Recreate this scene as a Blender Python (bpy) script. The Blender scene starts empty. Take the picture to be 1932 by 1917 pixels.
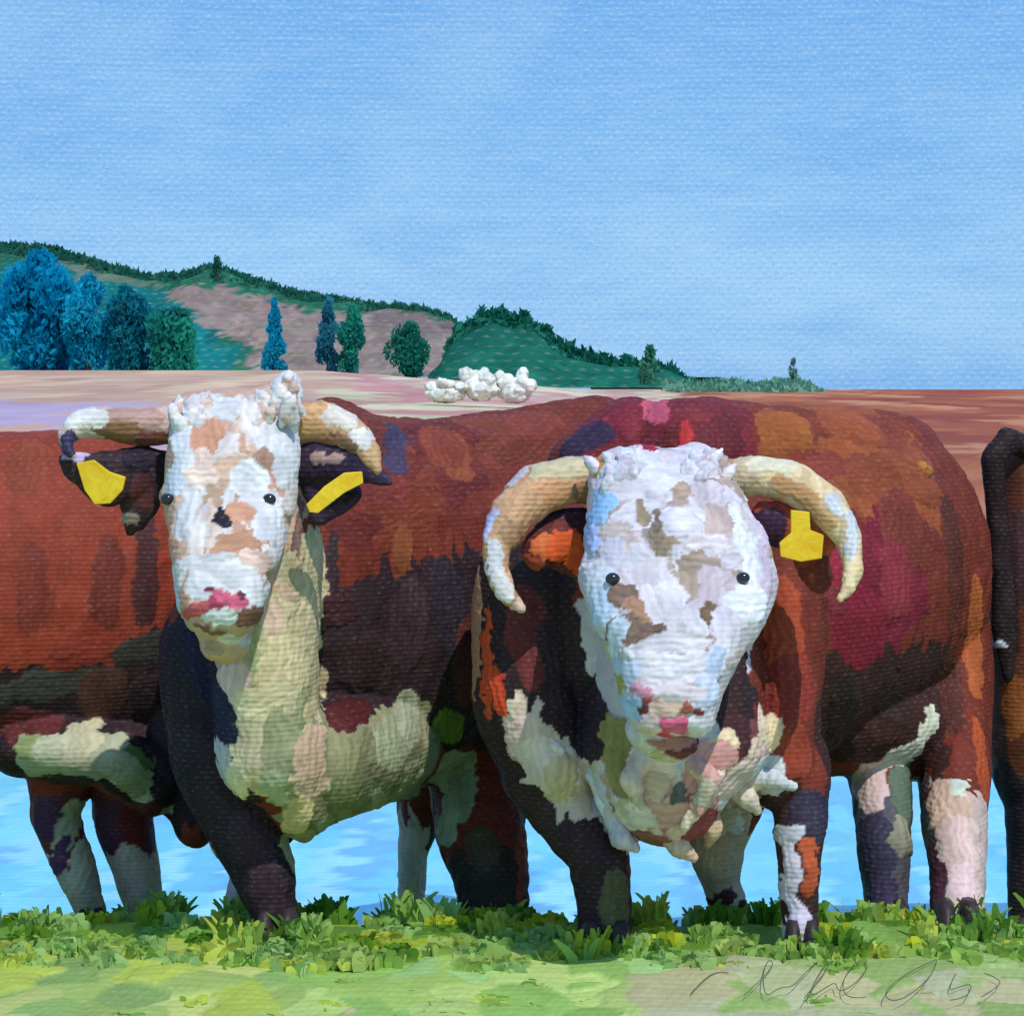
import bpy, bmesh, math, random
import numpy as np
from mathutils import Vector, Matrix, kdtree, noise
from mathutils.bvhtree import BVHTree

random.seed(7); rng = np.random.default_rng(7)
sc = bpy.context.scene
C = sc.collection
R = math.radians

# ------------------------------------------------------------------ camera, sky, sun, exposure
F, CX, HY, EYE = 5000.0, 966.0, 720.0, 1.5      # focal length / centre / horizon row on a 1932 wide frame, eye height
cam_d = bpy.data.cameras.new('camera'); cam = bpy.data.objects.new('camera', cam_d); C.objects.link(cam)
cam.location = (0, 0, EYE); cam.rotation_euler = (R(90), 0, 0)
cam_d.sensor_width = 36; cam_d.lens = F / 1932 * 36; cam_d.shift_y = -(958.5 - HY) / 1932
cam_d.clip_start = .1; cam_d.clip_end = 6000
sc.camera = cam
SUN_EL, SUN_AZ = R(52), R(24)                     # sun behind the viewer, a little to the right
w = bpy.data.worlds.new('World'); sc.world = w; w.use_nodes = True
sun_d = bpy.data.lights.new('sun', 'SUN'); sun_d.energy = 2.9; sun_d.angle = R(.5); sun_d.color = (1, .96, .89)
sun = bpy.data.objects.new('sun', sun_d); C.objects.link(sun)
sdir = Vector((math.sin(SUN_AZ) * math.cos(SUN_EL), -math.cos(SUN_AZ) * math.cos(SUN_EL), math.sin(SUN_EL)))
sun.rotation_euler = sdir.to_track_quat('Z', 'Y').to_euler(); sun.location = (6, -10, 14)
vs = sc.view_settings; vs.view_transform = 'Standard'; vs.look = 'None'; vs.exposure = 0.0; vs.gamma = 1

def lin(c):
    return tuple(((v / 255) / 12.92 if v / 255 <= .04045 else ((v / 255 + .055) / 1.055) ** 2.4) for v in c[:3])

class NT:
    """small helper for node trees"""
    def __init__(s, t): s.t = t; s.t.nodes.clear()
    def n(s, k, **kw):
        o = s.t.nodes.new(k)
        for a, b in kw.items(): setattr(o, a, b)
        return o
    def put(s, sock, v):
        if isinstance(v, bpy.types.NodeSocket): s.t.links.new(v, sock)
        else: sock.default_value = v
    def m(s, op, a, b=0.0, c=0.0):
        o = s.n('ShaderNodeMath', operation=op); s.put(o.inputs[0], a); s.put(o.inputs[1], b)
        if op in ('MULTIPLY_ADD',): s.put(o.inputs[2], c)
        return o.outputs[0]
    def mix(s, f, a, b, blend='MIX'):
        o = s.n('ShaderNodeMix', data_type='RGBA', blend_type=blend); s.put(o.inputs[0], f); s.put(o.inputs[6], a); s.put(o.inputs[7], b)
        return o.outputs[2]
    def noise(s, vec, scale, detail=3, rough=.6, dist=0):
        o = s.n('ShaderNodeTexNoise'); s.put(o.inputs['Vector'], vec); o.inputs['Scale'].default_value = scale
        o.inputs['Detail'].default_value = detail; o.inputs['Roughness'].default_value = rough; o.inputs['Distortion'].default_value = dist
        return o.outputs['Fac']
    def mapr(s, v, a, b, c, d):
        o = s.n('ShaderNodeMapRange'); s.put(o.inputs[0], v)
        for i, q in enumerate((a, b, c, d)): o.inputs[i + 1].default_value = q
        return o.outputs[0]
    def comb(s, x, y, z):
        o = s.n('ShaderNodeCombineXYZ'); s.put(o.inputs[0], x); s.put(o.inputs[1], y); s.put(o.inputs[2], z); return o.outputs[0]
    def sep(s, v):
        o = s.n('ShaderNodeSeparateXYZ'); s.put(o.inputs[0], v); return o.outputs
    def weave(s, u, v, p):
        """woven linen height, u and v in metres, p = thread spacing"""
        k = 2 * math.pi / p
        a = s.m('SINE', s.m('MULTIPLY', u, k * .5)); b = s.m('SINE', s.m('MULTIPLY', v, k * .5))
        ab = s.m('MULTIPLY', a, b)
        ru = s.m('SINE', s.m('MULTIPLY', v, k))
        return s.m('ADD', s.m('MULTIPLY', ab, .5), s.m('MULTIPLY', ru, .6))

# sky: physical sky mixed with long sweeping strokes of blue, laid out by azimuth and elevation
T = NT(w.node_tree)
geo = T.n('ShaderNodeTexCoord'); d = T.sep(geo.outputs['Generated'])
az = T.m('ARCTAN2', d[0], d[1]); el = T.m('ARCSINE', d[2])
sky = T.n('ShaderNodeTexSky', sky_type='NISHITA', sun_disc=False)
sky.sun_elevation = SUN_EL; sky.sun_rotation = math.pi - SUN_AZ; sky.air_density = 1; sky.ozone_density = 2.5
skyc = T.mix(1.0, sky.outputs[0], (.10, .10, .10, 1), 'MULTIPLY')
vec = T.comb(T.m('MULTIPLY', az, 9.0), T.m('MULTIPLY', el, 34.0), 0.0)
n1 = T.noise(vec, 1.1, 4, .55, .6)
vec2 = T.comb(T.m('MULTIPLY', az, 60.0), T.m('MULTIPLY', el, 420.0), 1.0)
n2 = T.noise(vec2, 1.0, 3, .6, 1.2)
vec3 = T.comb(T.m('MULTIPLY', az, 13.0), T.m('MULTIPLY', el, 13.0), 3.0)
n3 = T.noise(vec3, 1.0, 2, .5, .3)
ramp = T.n('ShaderNodeValToRGB'); T.put(ramp.inputs[0], el)
cr = ramp.color_ramp
cr.elements[0].position = 0.0; cr.elements[0].color = (*lin((128, 182, 236)), 1)
cr.elements[1].position = .30; cr.elements[1].color = (*lin((108, 168, 232)), 1)
for p_, c_ in ((.01, (150, 200, 242)), (.04, (150, 202, 244)), (.085, (130, 188, 240)), (.145, (110, 172, 234))):
    e = cr.elements.new(p_); e.color = (*lin(c_), 1)
c1 = T.mix(T.mapr(n1, .38, .7, 0, .8), ramp.outputs[0], (*lin((112, 174, 234)), 1))
c1 = T.mix(T.mapr(n3, .5, .8, 0, .4), c1, (*lin((168, 212, 244)), 1))
c2 = T.mix(T.mapr(n2, .38, .72, 0, .24), c1, (*lin((182, 216, 248)), 1))
jx = T.noise(T.comb(T.m('MULTIPLY', az, 260.0), T.m('MULTIPLY', el, 260.0), 5.0), 1.0, 2)
wv = T.weave(T.m('ADD', az, T.m('MULTIPLY', jx, .004)), T.m('ADD', el, T.m('MULTIPLY', jx, .0022)), 9.6 / F)
spk = T.noise(T.comb(T.m('MULTIPLY', az, 900.0), T.m('MULTIPLY', el, 900.0), 0.0), 1.0, 2)
wv2 = T.m('ADD', wv, T.mapr(spk, .3, .7, -.9, .9))
c3 = T.mix(T.mapr(wv2, .3, 1.4, 0, .32), c2, (*lin((206, 230, 250)), 1))
c3 = T.mix(T.mapr(wv2, -.3, -1.4, 0, .3), c3, (*lin((84, 140, 206)), 1))
mixed = T.mix(.95, skyc, c3)
bg = T.n('ShaderNodeBackground'); T.put(bg.inputs[0], mixed); bg.inputs[1].default_value = 1.0
bg.inputs[1].default_value = 1.06
T.put(T.n('ShaderNodeOutputWorld').inputs[0], bg.outputs[0])

# ------------------------------------------------------------------ helpers
def P(px, py, d):
    return Vector(((px - CX) / F * d, d, EYE - (py - HY) / F * d))

def paint(name, period=.0135, axes='xz', rough=.45, streak=(1, 1, .35), bump=.35, bscale=70, spec=.3, coat=0, lift=.10):
    """thick pigment over linen: colour attribute, bristle streaks, woven ridge bump"""
    m = bpy.data.materials.new(name); m.use_nodes = True; t = NT(m.node_tree)
    tc = t.n('ShaderNodeTexCoord'); o = tc.outputs['Object']; s = t.sep(o)
    u = s[0]; v = s[2] if axes == 'xz' else t.m('MULTIPLY', s[1], .28)
    at = t.n('ShaderNodeAttribute', attribute_name='Col')
    mp = t.n('ShaderNodeMapping'); t.put(mp.inputs[0], o); mp.inputs['Scale'].default_value = streak
    ns = t.noise(mp.outputs[0], bscale, 4, .65, .8)
    nb = t.noise(o, bscale * .17, 3, .6, .5)
    jn = t.m('MULTIPLY', t.m('SUBTRACT', t.noise(o, .12 / period, 2), .5), period * 1.6)
    wv_ = t.weave(t.m('ADD', u, jn), t.m('ADD', v, t.m('MULTIPLY', jn, .6)), period)
    wj = t.m('ADD', wv_, t.mapr(ns, .3, .7, -.6, .6))
    c = t.mix(t.mapr(ns, .3, .7, 0, .45), at.outputs['Color'], t.mix(1.0, at.outputs['Color'], (1.3, 1.28, 1.25, 1), 'MULTIPLY'))
    c = t.mix(t.mapr(nb, .35, .65, .35, 0), c, t.mix(1.0, at.outputs['Color'], (.66, .62, .66, 1), 'MULTIPLY'))
    c = t.mix(t.mapr(wj, .5, 1.6, 0, lift), c, (.75, .68, .6, 1))
    h = t.m('ADD', t.m('MULTIPLY', wv_, .5), t.m('MULTIPLY', ns, 1.6))
    bp = t.n('ShaderNodeBump'); bp.inputs['Strength'].default_value = bump; bp.inputs['Distance'].default_value = period * .3
    t.put(bp.inputs['Height'], h)
    b = t.n('ShaderNodeBsdfPrincipled'); t.put(b.inputs['Base Color'], c); b.inputs['Roughness'].default_value = rough
    b.inputs['Specular IOR Level'].default_value = spec; t.put(b.inputs['Normal'], bp.outputs[0])
    t.put(t.n('ShaderNodeOutputMaterial').inputs[0], b.outputs[0])
    return m

M_coat = paint('oil_coat', bump=.30, spec=.12, rough=.6, streak=(1, 1, .28), bscale=60)
M_horn = paint('oil_horn', streak=(1, 1, 1), bscale=110, rough=.35, bump=.5)
M_far = paint('oil_far', period=9.6 / F * 240, bscale=3.0, spec=.05, rough=.8, bump=.3, lift=.22)
M_hill = paint('oil_hill', period=9.6 / F * 900, bscale=.5, spec=.0, rough=.9, bump=.3, lift=.2, streak=(1, 1, .5))
M_ground = paint('oil_ground', axes='xy', rough=.6, bscale=45, streak=(1, .5, 1), bump=.5, lift=.18, spec=.15)
M_field = paint('oil_field', period=.25, axes='xy', rough=.9, bscale=.6, streak=(1, .15, 1), bump=.2, spec=.05, lift=.15)
def leafy(name, f):
    m = paint(name, period=.5, rough=.8, bscale=2, spec=.05, bump=.1, lift=.04); t = m.node_tree
    out = next(n for n in t.nodes if n.type == 'OUTPUT_MATERIAL'); b = next(n for n in t.nodes if n.type == 'BSDF_PRINCIPLED')
    tr = t.nodes.new('ShaderNodeBsdfTranslucent'); mx = t.nodes.new('ShaderNodeMixShader'); mx.inputs[0].default_value = f
    t.links.new(b.inputs['Base Color'].links[0].from_socket, tr.inputs[0]); t.links.new(b.outputs[0], mx.inputs[1]); t.links.new(tr.outputs[0], mx.inputs[2]); t.links.new(mx.outputs[0], out.inputs[0])
    return m
M_leaf = leafy('oil_leaf', .45)
M_grass = leafy('oil_grass', .35)

def plain(name, col, rough=.4, spec=.4, bscale=60, bump=.3, var=.3):
    m = bpy.data.materials.new(name); m.use_nodes = True; t = NT(m.node_tree)
    o = t.n('ShaderNodeTexCoord').outputs['Object']
    n = t.noise(o, bscale, 4, .65, .8)
    c = t.mix(t.mapr(n, .3, .7, 0, var), (*lin(col), 1), (*[min(1, v * 1.9 + .02) for v in lin(col)], 1))
    bp = t.n('ShaderNodeBump'); bp.inputs['Strength'].default_value = bump; bp.inputs['Distance'].default_value = .008; t.put(bp.inputs['Height'], n)
    b = t.n('ShaderNodeBsdfPrincipled'); t.put(b.inputs['Base Color'], c); b.inputs['Roughness'].default_value = rough
    b.inputs['Specular IOR Level'].default_value = spec; t.put(b.inputs['Normal'], bp.outputs[0])
    t.put(t.n('ShaderNodeOutputMaterial').inputs[0], b.outputs[0]); return m

def tag(o, label=None, cat=None, group=None, kind=None):
    if label: o['label'] = label
    if cat: o['category'] = cat
    if group: o['group'] = group
    if kind: o['kind'] = kind
    return o

def empty(name, loc):
    o = bpy.data.objects.new(name, None); C.objects.link(o); o.location = loc; o.empty_display_size = .2; return o

def link(name, me, mat, parent=None, smooth=True):
    if parent is not None: me.transform(Matrix.Translation(-Vector(parent_world(parent))))
    if smooth: me.polygons.foreach_set('use_smooth', np.ones(len(me.polygons), bool))
    me.materials.clear(); me.materials.append(mat)
    o = bpy.data.objects.new(name, me); C.objects.link(o)
    if parent is not None: o.parent = parent
    return o

def parent_world(p):
    v = Vector(p.location)
    while p.parent: p = p.parent; v += Vector(p.location)
    return v

def setcol(me, cols):
    a = me.color_attributes.new('Col', 'FLOAT_COLOR', 'POINT')
    cc = np.ones((len(me.vertices), 4), np.float32); cc[:, :3] = cols
    a.data.foreach_set('color', cc.ravel())

def coords(me):
    v = np.empty(len(me.vertices) * 3, np.float32); me.vertices.foreach_get('co', v); return v.reshape(-1, 3)

_K = rng.normal(size=(12, 3)); _K /= np.linalg.norm(_K, axis=1)[:, None]; _PH = rng.uniform(0, 6.28, 12)
def wob(v, scale, seed=0):
    """smooth pseudo noise -1..1, vectorised"""
    r = np.random.default_rng(seed); ph = r.uniform(0, 6.28, 12); k = r.normal(size=(12, 3)); k /= np.linalg.norm(k, axis=1)[:, None]
    f = scale * (1 + .35 * np.arange(12) / 3)
    return np.sin((v @ k.T) * f + ph).sum(1) / 5.0

_ico = bmesh.new(); bmesh.ops.create_icosphere(_ico, subdivisions=3, radius=1)
ICO_V = np.array([v.co[:] for v in _ico.verts]); ICO_F = np.array([[q.index for q in f.verts] for f in _ico.faces]); _ico.free()

def chain(st, step=.03):
    """stations (px, py, depth m, rx px, rdepth m, rz px) -> overlapping ellipsoids in metres: (centre, radii)"""
    out = []
    pts = [(P(a[0], a[1], a[2]), Vector((a[3] / F * a[2], a[4], a[5] / F * a[2]))) for a in st]
    if len(pts) == 1: return pts
    for (p, r), (q, s) in zip(pts, pts[1:]):
        n = max(2, int((q - p).length / step))
        for i in range(n + 1):
            t = i / n; e = t * t * (3 - 2 * t)
            out.append((p.lerp(q, t), r.lerp(s, e)))
    return out

def head(st, step=.02):
    """flat-fronted skull: two cheek columns and a middle one"""
    out = chain(st, step)
    for sgn in (-1, 1):
        out += chain([(a[0] + sgn * a[3] * .44, a[1] + 3 * sgn, a[2] - a[4] * .06, a[3] * .56, a[4] * .86, a[5] * .95) for a in st], step)
    return out

def blob(name, prims, voxel=.008, smooth=8, disp=None):
    V = []; Fc = []; k = 0
    for c, r in prims:
        V.append(ICO_V * np.array(r) + np.array(c)); Fc.append(ICO_F + k); k += len(ICO_V)
    V = np.vstack(V); Fc = np.vstack(Fc)
    me = bpy.data.meshes.new(name + '_raw'); me.from_pydata(V.tolist(), [], Fc.tolist())
    o = bpy.data.objects.new(name + '_raw', me); C.objects.link(o)
    a = o.modifiers.new('r', 'REMESH'); a.mode = 'VOXEL'; a.voxel_size = voxel; a.use_smooth_shade = True
    b = o.modifiers.new('s', 'SMOOTH'); b.factor = .5; b.iterations = smooth
    dg = bpy.context.evaluated_depsgraph_get(); dg.update()
    res = bpy.data.meshes.new_from_object(o.evaluated_get(dg)); res.name = name
    bpy.data.objects.remove(o); bpy.data.meshes.remove(me)
    return res

def tree_of(me):
    v = coords(me); fs = [tuple(p.vertices) for p in me.polygons]
    return BVHTree.FromPolygons([Vector(x) for x in v], fs)

def coat(me, base, zones, strokes, seed=1, cell=.034, stretch=(1, 1, .5), jitter=.075, relief=.0045, warp=.010):
    """Colour a hide mesh in daubs.
    zones: (polygon in layout px, colour, depth limit m or None) tested at each daub's centre, so their borders follow whole daubs.
    strokes: (px, py, rx, ry, angle deg, colour) single daubs set on the surface where they lie."""
    v = coords(me); bvh = tree_of(me); n = len(v)
    r = np.random.default_rng(seed)
    nrm = np.empty(n * 3, np.float32); me.vertices.foreach_get('normal', nrm); nrm = nrm.reshape(-1, 3)
    area = sum(p.area for p in me.polygons); ns = max(20, int(area / (cell * cell * 1.4)))
    sid = r.choice(n, min(ns, n), replace=False); seeds = v[sid]
    st = np.array(stretch)
    kd = kdtree.KDTree(len(seeds))
    for i, s_ in enumerate(seeds * st): kd.insert(s_, i)
    kd.balance()
    wv_ = v + warp * np.stack([wob(v, 60, seed), wob(v, 60, seed + 1), wob(v, 45, seed + 2)], 1)
    idx = np.empty(n, int); dist = np.empty(n)
    for i, q in enumerate(wv_ * st):
        _, j, dd = kd.find(q); idx[i] = j; dist[i] = dd
    eye = Vector((0, 0, EYE))
    def hit(px, py):
        dr = (P(px, py, 1.0) - eye).normalized(); h = bvh.ray_cast(eye, dr)
        return h[0]
    scol = np.tile(np.array(lin(base)), (len(seeds), 1))
    for z in zones:
        poly, col = z[0], z[1]; lim = z[2] if len(z) > 2 else None
        hs = [hit(*p) for p in poly]; ds = [h.y for h in hs if h is not None]
        dm = float(np.mean(ds)) if ds else float(v[:, 1].mean())
        pts = [P(p[0], p[1], (h.y if h is not None else dm)) for p, h in zip(poly, hs)]
        X = np.array([p.x for p in pts]); Z = np.array([p.z for p in pts])
        x = seeds[:, 0]; zz = seeds[:, 2]; ins = np.zeros(len(seeds), bool); j = len(X) - 1
        for i in range(len(X)):
            c_ = ((Z[i] > zz) != (Z[j] > zz)) & (x < (X[j] - X[i]) * (zz - Z[i]) / (Z[j] - Z[i] + 1e-9) + X[i]); ins ^= c_; j = i
        if isinstance(lim, tuple): ins &= (seeds[:, 1] > lim[0]) & (seeds[:, 1] < lim[1])
        elif lim: ins &= np.abs(seeds[:, 1] - dm) < lim
        scol[ins] = lin(col)
    jit = r.normal(0, jitter, len(seeds)); hue = r.normal(0, jitter * .25, (len(seeds), 3))
    scol = np.clip(scol * np.exp(jit)[:, None] * (1 + hue), 0, .92)
    col = scol[idx]
    hgt = (r.uniform(-1, 1, len(seeds)))[idx] * relief * .6 + relief * np.clip(1 - dist / cell, -1, 1) * .6
    gv = v + .006 * np.stack([wob(v, 130, seed + 5), 0 * v[:, 0], wob(v, 130, seed + 6)], 1) + .010 * np.stack([wob(v, 34, seed + 7), 0 * v[:, 0], wob(v, 34, seed + 8)], 1)
    for k, s_ in enumerate(strokes):
        px, py, rx, ry, an, c_ = s_[:6]
        h = hit(px, py)
        if h is None: continue
        a, b = rx / F * h.y, ry / F * h.y; ca, sa = math.cos(R(an)), math.sin(R(an))
        dx = gv[:, 0] - h.x; dz = gv[:, 2] - h.z; dy = v[:, 1] - h.y
        p = (dx * ca + dz * sa) / a; q = (-dx * sa + dz * ca) / b
        rr = np.abs(p) ** 2.6 + np.abs(q) ** 2.6 + (dy / .16) ** 2 * (1 if len(s_) < 7 else s_[6])
        ms = rr < 1
        br = 1 + .10 * np.sin(q[ms] * (b / .0035) + k) * (1 if b < a else 0) + .10 * np.sin(p[ms] * (a / .0035) + k) * (1 if a <= b else 0)
        cl = np.array(lin(c_)); cl = cl * (1 - .22 * max(0, (cl.mean() - .55) / .4))
        tone = 1 + .09 * np.sin(p[ms] * 2.3 + q[ms] * 1.7 + k * 1.3)
        col[ms] = np.clip(cl * (1 + r.normal(0, .05)) * (br * tone)[:, None], 0, .9)
        hgt[ms] = min(1, 30 / max(rx, ry)) * relief * (1.2 + .9 * r.uniform()) * (1 - rr[ms] ** 3 * .3) + relief * .35 * np.sin((q[ms] if b < a else p[ms]) * (min(a, b) / .003))
    v2 = v + nrm * hgt[:, None]
    me.vertices.foreach_set('co', v2.astype(np.float32).ravel()); me.update()
    setcol(me, col)
    return bvh

# paint colours (measured by eye from the hide, grass and sky; the near-blacks mostly paint shade low on the bodies)
RED = (116, 50, 38); RED2 = (130, 60, 42); MAR = (106, 42, 48); SHADE = (54, 39, 44); DK2 = (46, 36, 46); BRN = (92, 52, 46)
WHT = (226, 224, 226); LIL = (200, 190, 212); TAN = (200, 164, 142); CRM = (206, 190, 150); BLU = (150, 188, 232); OLV = (150, 150, 116)
PNK = (222, 190, 182); ROS = (208, 96, 128); TAU = (150, 124, 104); ORG = (204, 96, 48); GRN = (110, 130, 78); SAGE = (178, 184, 156)

# ------------------------------------------------------------------ ground, water, fields
def ground_z(y):
    y = np.asarray(y, float)
    return np.where(y <= 7.3, 0, np.maximum(-.25 * (y - 7.3), -.75))

def lines(*segs):
    out = []
    for a, b, s in segs: out += list(np.arange(a, b, s))
    out.append(segs[-1][1]); return np.array(out)

def grid(name, xs, ys, zf, colf, mat, cell, ystretch, seed, relief=0.0, jitter=.2):
    X, Y = np.meshgrid(xs, ys); x = X.ravel(); y = Y.ravel(); z = zf(x, y)
    n, m = len(xs), len(ys)
    i = (np.arange(m - 1)[:, None] * n + np.arange(n - 1)[None, :]).ravel()
    Fc = np.stack([i, i + 1, i + n + 1, i + n], 1)
    me = bpy.data.meshes.new(name)
    r = np.random.default_rng(seed)
    # daubs by jittered lattice in stretched space
    v = np.stack([x, y, np.zeros_like(x)], 1)
    g = (v + cell * .35 * np.stack([wob(v, 2.2 / cell, seed), wob(v, 2.2 / cell, seed + 1) * ystretch, 0 * x], 1)) / np.array([cell, cell * ystretch, 1])
    best = np.full(len(x), 1e9); bc = np.zeros((len(x), 2)); 
    ix = np.floor(g[:, 0]); iy = np.floor(g[:, 1])
    def hsh(a, b, k): return np.modf(np.abs(np.sin(a * 127.1 + b * 311.7 + k * 74.7) * 43758.5453))[0]
    for dx in (-1, 0, 1):
        for dy in (-1, 0, 1):
            a = ix + dx; b = iy + dy; cx = a + hsh(a, b, 1); cy = b + hsh(a, b, 2)
            dd = (g[:, 0] - cx) ** 2 + (g[:, 1] - cy) ** 2; mk = dd < best
            best[mk] = dd[mk]; bc[mk, 0] = cx[mk]; bc[mk, 1] = cy[mk]
    sx = bc[:, 0] * cell; sy = bc[:, 1] * cell * ystretch
    col = colf(sx, sy, hsh(bc[:, 0], bc[:, 1], 3))
    j = np.exp((hsh(bc[:, 0], bc[:, 1], 4) - .5) * 2 * jitter)
    z = z + relief * (hsh(bc[:, 0], bc[:, 1], 5) - np.sqrt(best) * .6)
    me.from_pydata(np.stack([x, y, z], 1).tolist(), [], Fc.tolist())
    setcol(me, np.clip(col * j[:, None], 0, .9))
    return link(name, me, mat)

def pal(t, cols):
    A = np.array([lin(c) for c in cols]); return A[np.minimum((t * len(A)).astype(int), len(A) - 1)]

GL = [(170, 190, 96), (150, 182, 92), (188, 204, 104), (160, 192, 120)]
def grass_col(x, y, h):
    """pale to yellow greens near the viewer, deep greens along the edge where the cattle stand"""
    px = CX + x / np.maximum(y, .1) * F * 1.0
    c = pal(h, [(164, 194, 100), (148, 186, 96), (180, 202, 116), (162, 202, 126)])
    lf = x < -.55; c[lf] = pal(h, [(176, 192, 84), (156, 178, 96), (190, 200, 116), (140, 170, 96)])[lf]
    rt = (x > .35) & (y < 6.95); c[rt] = pal(h, [(176, 182, 132), (160, 178, 112), (186, 188, 146), (150, 174, 100)])[rt]
    e = y > 7.0 + .10 * np.sin(x * 5); c[e] = pal(h, [(106, 148, 48), (82, 124, 40), (160, 182, 56), (128, 168, 76)])[e]
    p = (h > .86) & (y < 6.6) & (y > 5); c[p] = np.array(lin((190, 184, 136)))
    return c

xs = lines((-60, -6, 3), (-6, -1.7, .1), (-1.7, 1.7, .011), (1.7, 6, .1), (6, 60, 3))
ys = lines((-30, 4, 2), (4, 6.1, .1), (6.1, 7.5, .011), (7.5, 11, .08), (11, 60, 7))
g_o = grid('meadow', xs, ys, lambda x, y: ground_z(y) + .012 * wob(np.stack([x, y, 0 * x], 1), 5, 3) * (y < 7.3), grass_col, M_ground, .13, 1.7, 5, relief=.012, jitter=.10)
tag(g_o, kind='structure')

def water_col(x, y, h):
    c = pal(h, [(130, 214, 232), (112, 202, 230), (156, 222, 236), (112, 184, 228), (128, 210, 226)]); return c
wo = grid('water', lines((-80, -4, 4), (-4, 4, .05), (4, 80, 4)), lines((8.2, 8.9, .35), (8.9, 16, .05), (16, 70, 3)),
          lambda x, y: 0 * x - .45, water_col, paint('water_surface', axes='xy', period=.02, rough=.25, bscale=9, streak=(1, .3, 1), bump=.25, spec=.35, lift=.10), .16, 5.0, 8, relief=.0, jitter=.10)
tag(wo, kind='structure')

def field_z(x, y):
    t = np.clip((y - 60) / 190, 0, 1); e = t ** 1.4
    px = CX + x / y * F
    side = np.clip((px - 600) / 500, 0, 1)
    top = 2.55 * (1 - side) + .72 * side
    return -.40 + (top + .40) * e - np.clip(y - 262, 0, 1e9) * .02 * side
def field_col(x, y, h):
    px = CX + x / y * F
    c = pal(h, [(206, 168, 140), (196, 160, 140), (212, 180, 150), (190, 150, 130)])
    lo = (px < 560) & (y < 135); c[lo] = pal(h, [(188, 166, 186), (200, 170, 176), (206, 160, 140), (176, 154, 180)])[lo]
    mid = (px > 640) & (px < 1300); c[mid] = pal(h, [(200, 160, 150), (204, 190, 156), (196, 140, 134), (214, 200, 170)])[mid]
    rt = px > 1290; c[rt] = pal(h, [(160, 88, 66), (176, 104, 72), (150, 76, 62), (190, 128, 96)])[rt]
    return c
fo = grid('field', lines((-500, -60, 20), (-60, 60, .6), (60, 500, 20)), lines((26, 300, 2.5), (300, 1000, 50)), field_z, field_col, M_field, 3.2, 5.0, 11, jitter=.10)
tag(fo, kind='structure')

# ------------------------------------------------------------------ hills
def hill(name, ridge, D, depth, base_py, zones, base, cell, seed, rough_amp):
    """ridge: (px, py) skyline seen at distance D; the slope runs down toward the field and down again behind"""
    rp = np.array(ridge, float)
    x0, x1 = (rp[0, 0] - CX) / F * D, (rp[-1, 0] - CX) / F * D
    xs_ = np.arange(x0, x1, cell * .22); ts = np.concatenate([np.linspace(-1, 0, 60), np.linspace(.08, 1, 8)])
    X, Tt = np.meshgrid(xs_, ts); x = X.ravel(); t = Tt.ravel(); y = D + t * depth
    px = CX + x / D * F
    rz = EYE - (np.interp(px, rp[:, 0], rp[:, 1]) - HY) / F * D
    bz = EYE - (base_py - HY) / F * (D - depth) - 1
    prof = np.where(t <= 0, (1 + t) ** .8, np.cos(t * 1.5))
    z = bz + (rz - bz) * prof
    v = np.stack([x, y, z], 1); z = z + rough_amp * wob(v, 1.5 / cell, seed) * np.minimum(1, (1 + t) * 3) * (t < .05)
    n, m = len(xs_), len(ts); i = (np.arange(m - 1)[:, None] * n + np.arange(n - 1)[None, :]).ravel()
    me = bpy.data.meshes.new(name); me.from_pydata(np.stack([x, y, z], 1).tolist(), [], np.stack([i, i + 1, i + n + 1, i + n], 1).tolist())
    coat(me, base, zones, [], seed=seed, cell=cell, stretch=(1, .15, .9), jitter=.14, relief=0, warp=cell * .3)
    o = link(name, me, M_hill); tag(o, kind='structure'); return o, (lambda q: EYE - (np.interp(q, rp[:, 0], rp[:, 1]) - HY) / F * D)

HG = (44, 110, 96); HG2 = (42, 102, 80); HT = (140, 122, 114)
h1, z1 = hill('hill', [(-700, 560), (-300, 500), (-60, 470), (20, 466), (100, 470), (200, 503), (280, 523), (345, 522), (400, 505), (455, 522), (540, 550), (690, 577), (800, 584), (860, 606), (960, 660), (1100, 705), (1300, 735)],
     900, 160, 705,
     [([(300, 545), (420, 540), (560, 580), (700, 600), (870, 610), (900, 720), (520, 720), (470, 660), (400, 640), (380, 600)], HT),
      ([(0, 500), (80, 490), (200, 520), (330, 560), (390, 620), (460, 680), (480, 730), (0, 730)], (24, 110, 108)),
      ([(100, 478), (200, 505), (300, 525), (300, 545), (130, 520)], (98, 112, 98)),
      ([(690, 580), (860, 610), (870, 640), (700, 620)], (122, 108, 104))], HG2, 7, 21, 1.2)
h2, z2 = hill('foothill', [(820, 705), (850, 650), (880, 625), (910, 603), (935, 598), (965, 612), (985, 606), (1010, 622), (1060, 662), (1100, 678), (1150, 692), (1200, 694), (1250, 700), (1290, 722), (1320, 735)],
     600, 90, 722, [], (32, 100, 82), 5, 22, .8)

# ------------------------------------------------------------------ foliage
def leaves(pts, size, colors, r, upright=.5):
    """many small leaf-clump faces; pts (n,3)"""
    n = len(pts); s = size * r.uniform(.6, 1.4, n)
    a = r.normal(size=(n, 3)); a /= np.linalg.norm(a, axis=1)[:, None]
    b = r.normal(size=(n, 3)); b[:, 2] += upright; b -= (a * b).sum(1)[:, None] * a; b /= np.linalg.norm(b, axis=1)[:, None]
    k = [pts - a * s[:, None] * .45, pts - b * s[:, None] * 1.0, pts + a * s[:, None] * .45, pts + b * s[:, None] * 1.1]
    V = np.stack(k, 1).reshape(-1, 3); Fc = np.arange(4 * n).reshape(-1, 4)
    return V, Fc, np.repeat(colors, 4, axis=0)

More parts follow.
